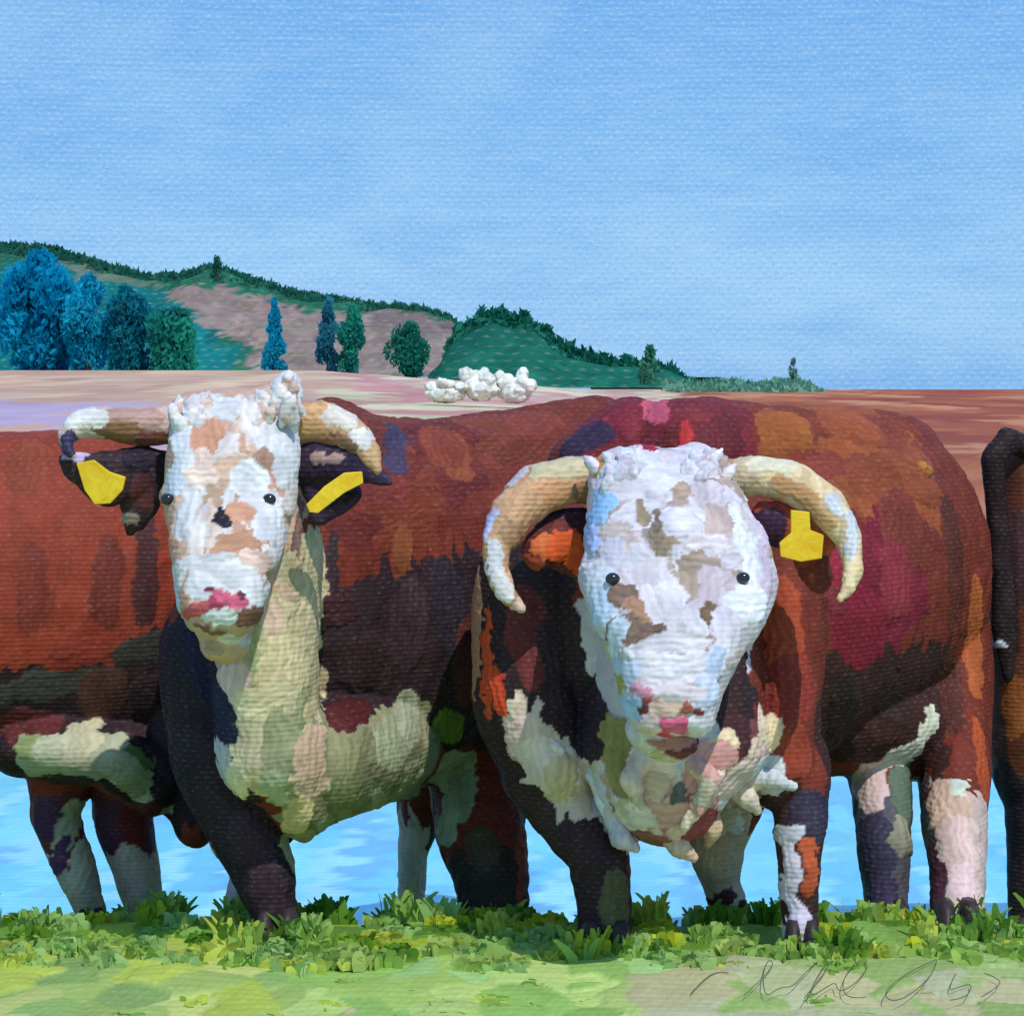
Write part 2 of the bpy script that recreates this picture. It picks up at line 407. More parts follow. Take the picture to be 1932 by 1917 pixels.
def leaf_mesh(name, V, Fc, cols, mat, parent=None):
    me = bpy.data.meshes.new(name); me.from_pydata(V.tolist(), [], Fc.tolist()); setcol(me, cols)
    return link(name, me, mat, parent, smooth=False)

M_trunk = plain('bark', (86, 70, 62), .9, .1, 3)
def make_tree(px, py_top, py_base, w_px, D, cols, label, shape='column', n=900, seed=0, name='tree', group=None, lean=0):
    r = np.random.default_rng(seed + 50)
    base = P(px, py_base, D); top = P(px, py_top, D); H = top.z - base.z; W = w_px / F * D / 2
    root = empty(name, base); tag(root, label, 'tree', group)
    bm = bmesh.new(); tr = W * .16 + .08; ring = []
    for k in range(6):
        t = k / 5; c = base + Vector((lean * H * t * .3 + .05 * W * math.sin(k), 0, H * .8 * t)); rr = tr * (1 - .8 * t)
        ring.append([bm.verts.new(c + Vector((rr * math.cos(q * math.pi / 4), rr * math.sin(q * math.pi / 4), 0))) for q in range(8)])
    for u_, l_ in zip(ring[1:], ring):
        for q in range(8): bm.faces.new((l_[q], l_[(q + 1) % 8], u_[(q + 1) % 8], u_[q]))
    for k in range(9):     # limbs
        z0 = H * r.uniform(.2, .7); an = r.uniform(0, 6.28); L = W * .8
        p0 = base + Vector((0, 0, z0)); p1 = p0 + Vector((math.cos(an) * L, math.sin(an) * L, L * .7)); s_ = tr * .25
        vs_ = [bm.verts.new(p0 + Vector(o)) for o in ((s_, 0, 0), (-s_ * .5, s_, 0), (-s_ * .5, -s_, 0))]; tip = bm.verts.new(p1)
        for q in range(3): bm.faces.new((vs_[q], vs_[(q + 1) % 3], tip))
    me = bpy.data.meshes.new('trunk'); bm.to_mesh(me); bm.free(); link('trunk', me, M_trunk, root)
    ncl = 26; z = r.uniform(.06, 1, ncl)
    if shape == 'column': prof = np.clip(np.minimum(1, (1.03 - z) * 3.2), .1, 1) * np.clip(.65 + z * .6, 0, 1)
    elif shape == 'cone': prof = np.clip((1.05 - z) * 1.15, .05, 1)
    else: prof = np.sqrt(np.clip(1 - (2 * z - 1) ** 2, .1, 1))
    an = r.uniform(0, 6.28, ncl); rad = np.sqrt(r.uniform(0, .55, ncl)) * W * prof
    cc = np.stack([np.cos(an) * rad, np.sin(an) * rad, z * H * .95], 1)
    cr_ = W * (.32 + .42 * prof)
    ci = r.integers(0, ncl, n); off = r.normal(size=(n, 3)); off /= np.linalg.norm(off, axis=1)[:, None]; off *= (r.uniform(.2, 1, n) ** .5)[:, None]
    pts = cc[ci] + off * cr_[ci][:, None] * np.array([.75, .75, 1.0]) ; pts[:, 2] = np.clip(pts[:, 2], 0, H * 1.03)
    pts[:, 0] = np.clip(pts[:, 0], -W * 1.15, W * 1.15); pts[:, 0] += lean * pts[:, 2] * .3
    A = np.array([lin(c) for c in cols]); cl = A[r.integers(0, len(A), ncl)][ci] * np.exp(r.normal(0, .07, n))[:, None]
    V, Fc, cv = leaves(pts, max(W * .12, .24), np.minimum(cl * 1.6, .9), r, 2.6)
    leaf_mesh('crown', V + np.array(base), Fc, cv, M_leaf, root)
    return root

TB = [(0, 124, 156), (12, 138, 168), (6, 114, 146)]; TG = [(28, 122, 108), (36, 136, 112), (24, 104, 96)]; TC = [(12, 152, 178), (24, 142, 166), (12, 130, 156)]
GT = 'blue-green trees along the foot of the hill'
make_tree(72, 484, 704, 150, 262, TB, 'broad deep blue tree, leftmost and tallest of the row under the hill', n=9000, seed=1, name='poplar_tree', group=GT)
make_tree(168, 522, 706, 96, 258, TC, 'bright turquoise tree second from the left under the hill', n=6000, seed=2, name='poplar_tree', group=GT)
make_tree(240, 548, 706, 100, 256, [(10, 118, 138), (18, 104, 116), (10, 96, 116)], 'squat teal tree third from the left under the hill', n=6000, seed=3, name='poplar_tree', group=GT)
make_tree(322, 590, 706, 110, 254, TG, 'rounded green tree between the squat teal tree and the slender cypress', 'round', 6000, 4, 'bush_tree', GT)
make_tree(518, 562, 706, 46, 252, TC, 'slender pointed turquoise cypress above the left bull\'s white poll', 'cone', 4000, 5, 'cypress_tree', GT)
make_tree(620, 560, 708, 52, 252, [(40, 110, 128), (30, 98, 118), (46, 120, 136)], 'grey-blue cypress, left of the touching pair in mid hill', 'cone', 4000, 6, 'cypress_tree', GT)
make_tree(664, 576, 709, 56, 250, TG, 'dark green column tree touching the grey-blue cypress', 'column', 4000, 7, 'poplar_tree', GT)
make_tree(768, 612, 708, 76, 250, [(24, 100, 84), (30, 110, 90)], 'round dark green tree standing alone above the field', 'round', 4000, 8, 'bush_tree', GT)
make_tree(1222, 655, 722, 50, 240, [(70, 130, 104), (90, 140, 116), (50, 112, 92)], 'small pale green leaning tree at the right end of the wooded foothill', 'cone', 800, 9, 'bush_tree', None, lean=.25)
make_tree(1497, 678, 731, 15, 246, [(112, 146, 132), (96, 134, 130)], 'tiny lone grey-green tree on the right skyline', 'column', 400, 10, 'distant_tree')
make_tree(410, 482, 540, 44, 880, [(34, 98, 76), (28, 86, 70)], 'pointed green fir standing on top of the hill crest', 'cone', 500, 12, 'fir_tree')

# woodland that reads as one mass along both ridges
r = np.random.default_rng(99); Vs = []; Fs = []; Cs = []; k = 0
def wood(pxa, pxb, zf, D, n, amp, size, cols, down):
    global k
    q = r.uniform(pxa, pxb, n); x = (q - CX) / F * D; t = r.uniform(0, 1, n) ** 1.3
    z = zf(q) - t * down + amp * (.5 + .5 * np.sin(q * .23) * np.sin(q * .071)) * r.uniform(0, 1, n)
    y = D - 2 - t * 12 + r.normal(0, 1, n)
    A = np.array([lin(c) for c in cols]); c = 1.5 * A[r.integers(0, len(A), n)] * np.exp(r.normal(0, .1, n))[:, None]
    V, Fc, cv = leaves(np.stack([x, y, z], 1), size, c, r, 1.5); Vs.append(V); Fs.append(Fc + k); Cs.append(cv); k += len(V)
wood(-60, 860, z1, 900, 6500, 1.3, 1.7, [HG2, (38, 98, 84), (50, 104, 84)], 4.5)
wood(846, 1300, z2, 600, 6500, 3.2, 1.5, [(26, 100, 80), (36, 112, 92), (22, 88, 72)], 6)
wo2 = leaf_mesh('woodland', np.vstack(Vs), np.vstack(Fs), np.vstack(Cs), M_leaf); tag(wo2, kind='stuff')
# low scrub strip on the right skyline
Vs = []; Fs = []; Cs = []; k = 0
wood(1250, 1520, lambda q: EYE - (725 + 3 * np.sin(q * .05) - HY) / F * 246, 246, 1600, .25, .5, [(96, 144, 118), (120, 160, 136), (84, 130, 104)], .8)
tag(leaf_mesh('scrub', np.vstack(Vs), np.vstack(Fs), np.vstack(Cs), M_leaf), kind='stuff')

# pale rocks in the field
for i, (px, py, rx, rz, lab) in enumerate(((842, 734, 46, 22, 'low wide white rock, left of the three in the field'), (908, 724, 40, 30, 'tallest white rock, in the middle of the three in the field'), (972, 728, 42, 30, 'blunt white rock, right of the three in the field'))):
    D = 140; rr_ = np.random.default_rng(i + 400)
    pr = chain([(px, py + 10, D, rx * .8, 1.0, rz * .75)])
    for q in range(11):
        pr += chain([(px + rr_.uniform(-.75, .75) * rx, py + rr_.uniform(-.75, .5) * rz, D + rr_.uniform(-.6, .3), rx * rr_.uniform(.2, .4), .4, rz * rr_.uniform(.25, .5))])
    me = blob('rock', pr, .05, 1)
    v = coords(me); v += .07 * np.stack([wob(v, 9, i), wob(v, 9, i + 4), wob(v, 9, i + 7)], 1); me.vertices.foreach_set('co', v.ravel()); me.update()
    coat(me, (226, 226, 214), [], [], seed=i, cell=.25, jitter=.12, relief=.03, warp=.05)
    me_o = link('white_rock', me, M_far); tag(me_o, lab, 'rock', 'white rocks in the field')

# ------------------------------------------------------------------ cattle
M_eye = plain('eye', (24, 22, 34), .12, .8, 30, .05, .1)
M_hoof = plain('hoof', (52, 42, 44), .5, .3, 40)
M_tag = plain('tag_plastic', (226, 176, 30), .5, .3, 22, .5, .5)

def ear_tag(parent, pts, d, yaw=0, th=.010):
    """flat plastic tag cut to the outline pts (layout px), its own thickness"""
    bm = bmesh.new(); cx = sum(p[0] for p in pts) / len(pts); cy = sum(p[1] for p in pts) / len(pts)
    c = P(cx, cy, d); vs_ = [bm.verts.new(P(p[0], p[1], d) - c) for p in pts]
    f = bm.faces.new(vs_); ex = bmesh.ops.extrude_face_region(bm, geom=[f])
    for v in ex['geom']:
        if isinstance(v, bmesh.types.BMVert): v.co.y += th
    bmesh.ops.recalc_face_normals(bm, faces=bm.faces)
    bmesh.ops.bevel(bm, geom=list(bm.edges), offset=.0025, segments=2, affect='EDGES', profile=.6)
    me = bpy.data.meshes.new('ear_tag'); bm.to_mesh(me); bm.free()
    me.transform(Matrix.Translation(c) @ Matrix.Rotation(yaw, 4, 'Z'))
    return link('ear_tag', me, M_tag, parent, smooth=False)

def eye(parent, px, py, d, r_px=13):
    me = bpy.data.meshes.new('eye'); c = P(px, py, d); rr = r_px / F * d
    me.from_pydata((ICO_V * np.array([rr, rr * .8, rr * .85]) + np.array(c)).tolist(), [], ICO_F.tolist())
    return link('eye', me, M_eye, parent)

def part(name, parent, chains, base, strokes=(), zones=(), mat=None, voxel=.006, smooth=4, seed=3, cell=.03, jitter=.15, relief=.003):
    prims = []
    for c in chains: prims += chain(c, .009)
    me = blob(name, prims, voxel, smooth); coat(me, base, list(zones), list(strokes), seed=seed, cell=cell, jitter=jitter, relief=relief, warp=.008)
    return link(name, me, mat or M_coat, parent)

def hoof(parent, px, py, d, w_px=46):
    c = P(px, py, d); w_ = w_px / F * d / 2
    bm = bmesh.new()
    for s in (-1, 1):
        rings = []
        for k, (z, q) in enumerate(((0, 1.15), (.03, 1.05), (.065, .85), (.085, .6))):
            rings.append([bm.verts.new(c + Vector((s * w_ * .52 + w_ * .48 * q * math.cos(a * math.pi / 5), -.02 * (1 - z * 8) + w_ * 1.1 * q * math.sin(a * math.pi / 5), z))) for a in range(10)])
        for u_, l_ in zip(rings[1:], rings):
            for a in range(10): bm.faces.new((l_[a], l_[(a + 1) % 10], u_[(a + 1) % 10], u_[a]))
        bm.faces.new(rings[-1]); bm.faces.new(rings[0][::-1])
    me = bpy.data.meshes.new('hoof'); bm.to_mesh(me); bm.free(); return link('hoof', me, M_hoof, parent)

VOX = .0065
def gz(d): return float(ground_z(d))
def feetpy(d, lift=0): return HY + (EYE - gz(d) - lift) / d * F      # layout row of the ground at depth d

GC = 'brown and white beef cattle standing along the water'

# ---- left bull: head toward the viewer, body running back to the right
L = empty('bull', P(500, feetpy(7.15), 7.15)); tag(L, 'brown bull with long white face, cream neck and two yellow ear tags, left of centre', 'bull', GC)
pr = []
pr += chain([(560, 1120, 7.45, 210, .30, 300), (700, 1150, 7.75, 270, .36, 345), (860, 1130, 8.1, 250, .38, 345), (1040, 1090, 8.45, 210, .34, 325)], .06)          # barrel to rump
pr += chain([(620, 860, 7.5, 90, .20, 110), (690, 880, 7.7, 80, .2, 100), (800, 905, 8.0, 80, .2, 112), (960, 890, 8.35, 90, .22, 118), (1120, 865, 8.6, 100, .22, 120)], .05)                    # back line and hump
pr += chain([(470, 880, 7.0, 120, .2, 120), (500, 1050, 7.05, 108, .24, 150), (500, 1230, 7.05, 100, .24, 150), (505, 1400, 7.05, 98, .2, 120)], .04)     # neck and dewlap
pr += chain([(520, 1400, 7.1, 110, .24, 110), (570, 1480, 7.15, 70, .18, 100), (576, 1530, 7.15, 30, .1, 60)], .03)                                           # brisket
pr += chain([(620, 1430, 7.25, 100, .26, 120), (720, 1390, 7.6, 110, .32, 120), (800, 1360, 8.0, 80, .3, 110)], .04)                                         # pale belly line
pr += chain([(390, 1250, 7.25, 90, .2, 150), (400, 1400, 7.2, 80, .16, 130), (455, 1540, 7.17, 74, .12, 80), (495, 1640, 7.15, 62, .09, 60), (515, 1710, 7.15, 46, .075, 40), (524, 1745, 7.15, 40, .07, 30)], .03)   # near foreleg
pr += chain([(600, 1400, 7.6, 70, .14, 100), (480, 1600, 7.55, 34, .07, 60), (450, 1700, 7.55, 26, .05, 30), (452, 1730, 7.55, 26, .05, 26)], .03)                  # far foreleg
pr += chain([(930, 1300, 8.2, 120, .24, 180), (905, 1440, 8.0, 100, .18, 110), (905, 1560, 7.8, 86, .13, 80), (928, 1660, 7.7, 72, .1, 60), (935, 1735, 7.65, 66, .09, 40)], .04)   # near hind leg
pr += chain([(800, 1480, 8.5, 50, .12, 80), (778, 1600, 8.5, 28, .07, 60), (776, 1700, 8.5, 26, .06, 50), (780, 1745, 8.5, 26, .05, 26)], .04)                    # far hind leg
# head
pr += head([(448, 800, 6.82, 118, .13, 55), (438, 870, 6.76, 124, .15, 70), (432, 950, 6.72, 122, .15, 60), (426, 1020, 6.64, 106, .14, 60), (420, 1085, 6.57, 88, .125, 56), (418, 1135, 6.54, 78, .115, 44), (416, 1165, 6.54, 66, .10, 36)], .02)
pr += chain([(420, 1150, 6.62, 62, .10, 40), (424, 1215, 6.66, 46, .08, 34)], .02)                                                                         # chin
pr += chain([(370, 770, 6.86, 46, .07, 32), (420, 760, 6.84, 44, .07, 26), (480, 765, 6.84, 46, .07, 30), (530, 750, 6.86, 40, .07, 36), (540, 722, 6.86, 24, .05, 20)], .02)    # curly poll
pr += chain([(320, 935, 6.72, 18, .05, 22)])                                                                     # brows
me = blob('body', pr, VOX, 7)
zones = [
 ([(560, 1010), (620, 1010), (625, 1200), (600, 1340), (560, 1500), (470, 1490), (430, 1420), (400, 1280), (340, 1200), (300, 1000), (300, 720), (590, 700), (590, 900)], CRM),   # cream neck front
 ([(600, 1160), (700, 1090), (860, 1040), (1020, 1030), (1050, 1400), (820, 1420), (760, 1380), (700, 1400), (600, 1350)], SHADE, .9),  # shadow under the barrel, painted into the coat colour
 ([(190, 1200), (400, 1180), (440, 1420), (520, 1560), (600, 1800), (380, 1800), (300, 1500)], DK2),  # shaded shoulder and foreleg, darkened in the coat colour
 ([(540, 1470), (600, 1340), (680, 1370), (740, 1330), (790, 1320), (830, 1400), (800, 1500), (700, 1600), (560, 1620)], OLV),
 ([(810, 1560), (1010, 1500), (1010, 1800), (800, 1800)], (62, 52, 44)),
 ([(400, 1560), (420, 1760), (380, 1760)], TAN),
 ([(740, 1540), (800, 1540), (815, 1760), (735, 1760)], (206, 184, 176)),
 ([(285, 690), (575, 690), (590, 900), (560, 1010), (535, 1120), (500, 1190), (480, 1260), (350, 1250), (300, 1130), (285, 960)], TAN, (0, 6.98)),
]
st = [
 # coat; the near-black strokes carry on the painted underside shade
 (745, 845, 28, 62, 0, (72, 60, 84)), (620, 735, 50, 18, -8, (120, 44, 48)), (690, 770, 60, 16, -25, (140, 52, 50)), (860, 860, 26, 60, 10, (138, 70, 44)), (830, 840, 40, 60, 12, RED2),
 (1010, 800, 70, 30, 8, (128, 58, 44)), (720, 930, 60, 26, 5, (116, 50, 44)), (760, 1040, 16, 44, 0, (130, 72, 42)), (640, 1150, 34, 30, 0, (70, 40, 44)), (625, 1060, 16, 60, 0, (60, 44, 50)),
 (690, 1250, 50, 60, 15, (62, 44, 48)), (770, 1180, 36, 90, 0, (66, 48, 54)), (850, 1150, 30, 100, 8, (52, 44, 54)), (880, 1250, 24, 90, 0, (96, 50, 48)), (660, 1350, 50, 26, 8, (92, 40, 42)),
 # neck and dewlap
 (590, 1090, 22, 80, -4, CRM), (585, 1180, 30, 60, 0, (214, 196, 156)), (540, 1250, 50, 60, 0, (216, 200, 160)), (440, 1290, 34, 40, 0, PNK), (500, 1330, 60, 40, 10, (222, 208, 170)), (470, 1400, 40, 50, 0, (206, 190, 160)),
 (530, 1400, 34, 60, 0, (160, 160, 128)), (420, 1440, 18, 55, 12, (196, 192, 196)), (450, 1470, 22, 44, 0, (226, 214, 180)), (590, 1440, 36, 70, -4, (204, 172, 148)), (560, 1540, 28, 45, -20, (216, 192, 140)), (585, 1590, 20, 14, 0, (206, 198, 184)),
 (660, 1480, 34, 50, -10, (120, 124, 88)), (740, 1400, 40, 46, 10, (150, 156, 124)), (770, 1350, 24, 50, 6, (162, 168, 140)), (700, 1540, 60, 26, 25, (92, 88, 66)), (640, 1430, 30, 44, 0, (142, 140, 104)), (520, 1490, 24, 40, 10, (164, 172, 140)),
 (845, 1370, 30, 36, 0, (104, 124, 50)), (850, 1450, 42, 56, 0, (174, 182, 158)), (875, 1480, 22, 66, 0, (146, 158, 126)), (850, 1550, 20, 46, -6, (160, 172, 140)), (910, 1600, 34, 40, 20, (84, 72, 52)),
 (985, 1650, 8, 100, 0, (160, 70, 44)), (560, 1700, 8, 50, 0, (104, 40, 44)), (378, 1270, 26, 80, 18, (44, 42, 66)), (420, 1350, 30, 60, 18, (42, 40, 66)), (470, 1580, 50, 50, 0, (62, 44, 54)), (500, 1680, 34, 60, 0, (58, 42, 52)),
 (450, 1700, 22, 40, 0, (206, 190, 186)), (776, 1650, 22, 90, 0, (214, 198, 192)),
 # face
 (345, 790, 34, 40, 0, WHT), (355, 860, 26, 50, 10, (246, 246, 250)), (420, 770, 44, 24, -6, WHT), (520, 800, 40, 60, 5, WHT), (540, 740, 26, 40, -5, WHT), (545, 860, 30, 50, 0, (244, 244, 248)), (480, 790, 24, 40, 12, (232, 222, 222)),
 (395, 830, 34, 40, 20, (206, 150, 122)), (420, 850, 14, 44, -32, (238, 224, 222)), (385, 870, 18, 34, 14, (226, 196, 184)), (440, 890, 50, 24, 10, (214, 178, 156)), (380, 900, 30, 20, 0, (226, 200, 186)),
 (490, 880, 20, 36, -40, (170, 134, 116)), (470, 905, 38, 30, -30, (244, 244, 246)), (495, 945, 34, 24, 0, (240, 238, 240)), (330, 900, 20, 40, 0, (226, 232, 246)), (312, 985, 13, 60, 0, BLU), (326, 1080, 16, 60, 5, BLU),
 (352, 975, 20, 50, 0, WHT), (372, 1020, 18, 30, 0, (230, 220, 214)), (418, 982, 20, 17, -20, (38, 34, 46)), (455, 970, 28, 20, 0, (206, 152, 124)), (450, 1030, 50, 24, 6, (196, 146, 118)), (505, 990, 26, 34, 0, (238, 236, 242)),
 (530, 1030, 18, 44, -8, (226, 216, 220)), (480, 1060, 28, 24, 0, (222, 190, 176)), (400, 1060, 44, 14, 6, WHT), (430, 1085, 62, 24, -8, WHT), (380, 1110, 26, 28, 0, (236, 232, 240)), (475, 1120, 26, 34, 0, WHT),
 (425, 1128, 40, 14, -12, ROS), (400, 1142, 36, 8, 10, (170, 74, 96)), (420, 1160, 44, 11, 0, (232, 236, 242)), (366, 1155, 22, 9, 24, (190, 90, 96)), (470, 1165, 16, 20, 0, (128, 88, 74)), (400, 1185, 36, 9, -10, (124, 92, 84)), (440, 1205, 24, 16, 0, (224, 220, 226)), (405, 1225, 22, 14, 0, (182, 152, 140)), (510, 1160, 16, 40, 8, (214, 184, 166)),
 (560, 1000, 10, 60, -8, (128, 100, 96)), (386, 1118, 9, 7, 20, (120, 60, 72)), (458, 1118, 9, 7, -20, (112, 60, 70)), (340, 1130, 10, 26, 0, (190, 206, 230)),
]
def dabs(poly, n, smin, smax, cols, seed, angs=(-50, 50)):
    """loose short brush dabs scattered inside a layout polygon"""
    r = np.random.default_rng(seed); xs_ = [p[0] for p in poly]; ys_ = [p[1] for p in poly]; out = []
    while len(out) < n:
        x, y = r.uniform(min(xs_), max(xs_)), r.uniform(min(ys_), max(ys_)); ins = False; j = len(poly) - 1
        for i in range(len(poly)):
            if (ys_[i] > y) != (ys_[j] > y) and x < (xs_[j] - xs_[i]) * (y - ys_[i]) / (ys_[j] - ys_[i]) + xs_[i]: ins = not ins
            j = i
        if ins:
            a = r.uniform(smin, smax); out.append((x, y, a * r.uniform(.35, .6), a, r.uniform(*angs), cols[int(r.integers(0, len(cols)))]))
    return out
FL = [(226, 222, 222), (216, 184, 166), (206, 170, 150), (196, 152, 130), (228, 214, 208), (222, 196, 184), (214, 208, 220), (226, 222, 222)]
FR = [(206, 198, 210), (226, 222, 228), (190, 174, 172), (214, 204, 208), (176, 156, 146), (222, 216, 226), (198, 182, 188), (160, 140, 130), (230, 228, 232)]
DL = [(206, 190, 150), (196, 176, 140), (204, 172, 148), (176, 172, 136), (214, 200, 164), (160, 164, 126)]
DG = [(132, 134, 96), (146, 152, 112), (112, 116, 80), (164, 168, 136), (124, 120, 88)]
DR = [(226, 216, 214), (220, 200, 184), (214, 190, 168), (206, 170, 156), (190, 130, 124), (222, 208, 196), (150, 90, 84), (196, 184, 150), (214, 210, 214), (120, 72, 70), (206, 176, 150)]
st = dabs([(320, 760), (550, 760), (555, 960), (520, 1100), (480, 1150), (345, 1150), (320, 1000)], 95, 16, 34, FL, 1) + \
     dabs([(540, 1020), (600, 1020), (600, 1300), (520, 1460), (440, 1440), (430, 1260)], 60, 22, 48, DL, 2, (-20, 30)) + \
     dabs([(600, 1400), (800, 1380), (780, 1500), (620, 1580), (560, 1540)], 34, 24, 46, DG, 3, (-60, 10)) + \
     dabs([(640, 820), (1000, 800), (1000, 1000), (640, 1080)], 22, 40, 80, [(112, 48, 40), (124, 58, 42), (106, 44, 40), (118, 54, 36)], 4, (60, 110)) + st
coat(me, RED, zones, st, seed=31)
bodyL = link('body', me, M_coat, L)
eye(L, 316, 942, 6.612, 13); eye(L, 508, 942, 6.592, 13)
part('horn', L, [[(335, 800, 6.85, 36, .045, 36), (260, 808, 6.84, 34, .042, 34), (195, 796, 6.8, 30, .038, 30), (152, 800, 6.77, 24, .03, 24), (124, 820, 6.74, 15, .02, 17), (128, 848, 6.72, 8, .010, 10), (140, 862, 6.71, 4, .006, 5)]], (206, 176, 160),
     [(250, 790, 60, 24, 0, (190, 150, 136)), (220, 815, 46, 20, -10, (140, 100, 70)), (160, 790, 40, 22, 5, (236, 232, 228)), (180, 825, 30, 14, -30, (200, 190, 170)), (126, 836, 18, 24, 0, (54, 48, 84)), (290, 830, 36, 16, 0, (124, 72, 66))], mat=M_horn)
part('horn', L, [[(545, 800, 6.85, 40, .045, 40), (600, 795, 6.85, 40, .045, 40), (655, 815, 6.82, 34, .04, 34), (695, 850, 6.79, 22, .028, 24), (712, 885, 6.76, 10, .012, 14)]], (206, 160, 116),
     [(590, 790, 40, 30, 0, (212, 164, 116)), (640, 790, 34, 18, -20, (240, 228, 214)), (680, 830, 26, 20, -45, (242, 236, 230)), (650, 835, 34, 12, -35, (130, 100, 76)), (600, 830, 44, 10, 0, (170, 124, 92))], mat=M_horn, seed=5)
e1 = part('ear', L, [[(310, 880, 6.86, 24, .03, 30), (260, 890, 6.84, 44, .03, 48), (205, 905, 6.8, 46, .02, 52), (150, 885, 6.77, 30, .014, 30), (122, 868, 6.75, 12, .01, 14)], [(265, 920, 6.84, 44, .02, 60), (258, 970, 6.85, 26, .015, 30), (246, 1000, 6.86, 10, .01, 12)]], (58, 42, 50),
     [(140, 862, 26, 12, -10, (190, 176, 214)), (240, 985, 22, 14, 0, (150, 134, 130)), (270, 925, 24, 36, 0, (88, 50, 52)), (265, 870, 30, 20, -20, (42, 34, 48))], seed=6)
e2 = part('ear', L, [[(560, 880, 6.86, 24, .03, 34), (610, 868, 6.84, 42, .03, 42), (665, 878, 6.8, 40, .02, 34), (712, 898, 6.77, 16, .012, 18), (734, 908, 6.76, 7, .008, 9)], [(600, 910, 6.86, 34, .02, 50), (650, 930, 6.86, 34, .015, 30), (604, 975, 6.87, 20, .015, 18)]], (60, 46, 68),
     [(615, 865, 34, 10, 0, (180, 148, 140)), (660, 850, 50, 10, -25, (44, 36, 56)), (640, 945, 40, 12, 24, (40, 32, 42))], seed=7)
ear_tag(e1, [(142, 874), (176, 868), (206, 890), (238, 900), (232, 925), (208, 950), (178, 952), (158, 925)], 6.72, R(-8))
ear_tag(e2, [(578, 952), (612, 918), (650, 892), (684, 890), (686, 912), (650, 930), (600, 968), (584, 966)], 6.72, R(10))
def curls(parent, xa, xb, y_of, d, n, seed, cols):
    r = np.random.default_rng(seed); ch = []; stk = []
    for i in range(n):
        x = xa + (xb - xa) * (i + r.uniform(0, 1)) / n; lo = r.uniform(0, 1) ** 1.3 * 46; y = y_of(x) + lo; dd = d - .03 - .0016 * lo + r.normal(0, .006); sw = r.normal(0, 20)
        ch.append([(x + sw * .9, y - 6, dd + .01, 3, .006, 4), (x + sw * .5, y + 8, dd, 10, .013, 10), (x, y + 26, dd + .004, 11, .014, 12), (x - sw * .4, y + 46, dd + .012, 4, .008, 6)])
        stk.append((x + sw * .4, y + 12, 9, 26, -sw * 1.2, cols[int(r.integers(0, len(cols)))]))
    return part('forelock', parent, ch, cols[0], stk, voxel=.0045, smooth=3, seed=seed, cell=.02, jitter=.1)
curls(L, 330, 560, lambda x: np.interp(x, [330, 400, 470, 520, 545, 560], [752, 748, 752, 728, 706, 740]), 6.795, 64, 71, [(226, 224, 226), (214, 206, 206), (222, 214, 206), (206, 178, 160)])
hoof(L, 524, feetpy(7.15), 7.12, 80); hoof(L, 452, feetpy(7.55), 7.52, 54); hoof(L, 935, feetpy(7.65), 7.62, 110); hoof(L, 780, feetpy(8.5), 8.45, 50)

# ---- right bull: broad chest to the viewer, body running back to the right
Rb = empty('bull', P(1140, feetpy(7.0), 7.0)); tag(Rb, 'brown bull with lowered speckled white face, wide curved horns and a single yellow tag', 'bull', GC)
pr = []
pr += chain([(1210, 1180, 7.25, 270, .34, 300), (1380, 1150, 7.55, 300, .38, 330), (1520, 1100, 7.85, 280, .4, 320), (1640, 1080, 8.15, 230, .38, 300)], .06)
pr += chain([(1290, 870, 7.4, 120, .22, 120), (1420, 875, 7.6, 110, .22, 112), (1560, 870, 7.9, 110, .24, 105), (1690, 900, 8.2, 100, .24, 120)], .05)
pr += chain([(1120, 900, 7.5, 90, .24, 100), (1190, 856, 7.52, 90, .26, 108), (1260, 866, 7.55, 100, .28, 100), (1335, 852, 7.58, 100, .28, 104), (1450, 866, 7.68, 110, .26, 104)], .04)
pr += chain([(1010, 1150, 7.2, 120, .24, 180), (1000, 1300, 7.15, 110, .24, 160), (1040, 1420, 7.1, 90, .2, 110)], .05)                  # left shoulder
pr += chain([(1470, 1180, 7.2, 90, .2, 200), (1470, 1330, 7.15, 76, .2, 150), (1470, 1440, 7.1, 80, .16, 90)], .05)                   # right shoulder
pr += chain([(1270, 1250, 7.05, 170, .24, 150), (1270, 1400, 6.98, 180, .22, 110), (1250, 1480, 6.95, 130, .17, 80), (1260, 1530, 6.95, 90, .13, 62)], .04)  # brisket
pr += chain([(1010, 1450, 7.1, 66, .14, 80), (1075, 1540, 7.05, 62, .11, 70), (1130, 1620, 7.0, 58, .09, 50), (1140, 1700, 7.0, 52, .08, 50), (1142, 1765, 7.0, 50, .075, 30)], .03)  # left foreleg
pr += chain([(1500, 1440, 7.1, 66, .12, 80), (1510, 1540, 7.05, 50, .1, 60), (1508, 1630, 7.0, 40, .075, 50), (1508, 1710, 7.0, 36, .06, 44), (1512, 1765, 6.98, 34, .06, 26)], .03)  # right foreleg
pr += chain([(1390, 1480, 7.5, 60, .12, 80), (1350, 1590, 7.5, 52, .09, 60), (1362, 1670, 7.5, 34, .06, 44), (1388, 1740, 7.5, 26, .05, 30)], .03)          # far hind leg seen between
pr += chain([(1650, 1380, 7.95, 66, .16, 110), (1665, 1500, 7.75, 56, .11, 80), (1668, 1600, 7.6, 50, .09, 60), (1672, 1690, 7.55, 42, .07, 50), (1678, 1745, 7.5, 40, .07, 30)], .03)
pr += chain([(1790, 1250, 8.2, 80, .22, 220), (1800, 1420, 7.95, 68, .18, 120), (1800, 1540, 7.65, 62, .12, 80), (1808, 1640, 7.4, 52, .09, 60), (1806, 1720, 7.3, 50, .08, 40), (1804, 1765, 7.25, 48, .075, 26)], .03)
pr += chain([(1560, 1340, 7.85, 150, .34, 120), (1720, 1350, 8.1, 130, .34, 120)], .05)                                                 # flank and belly
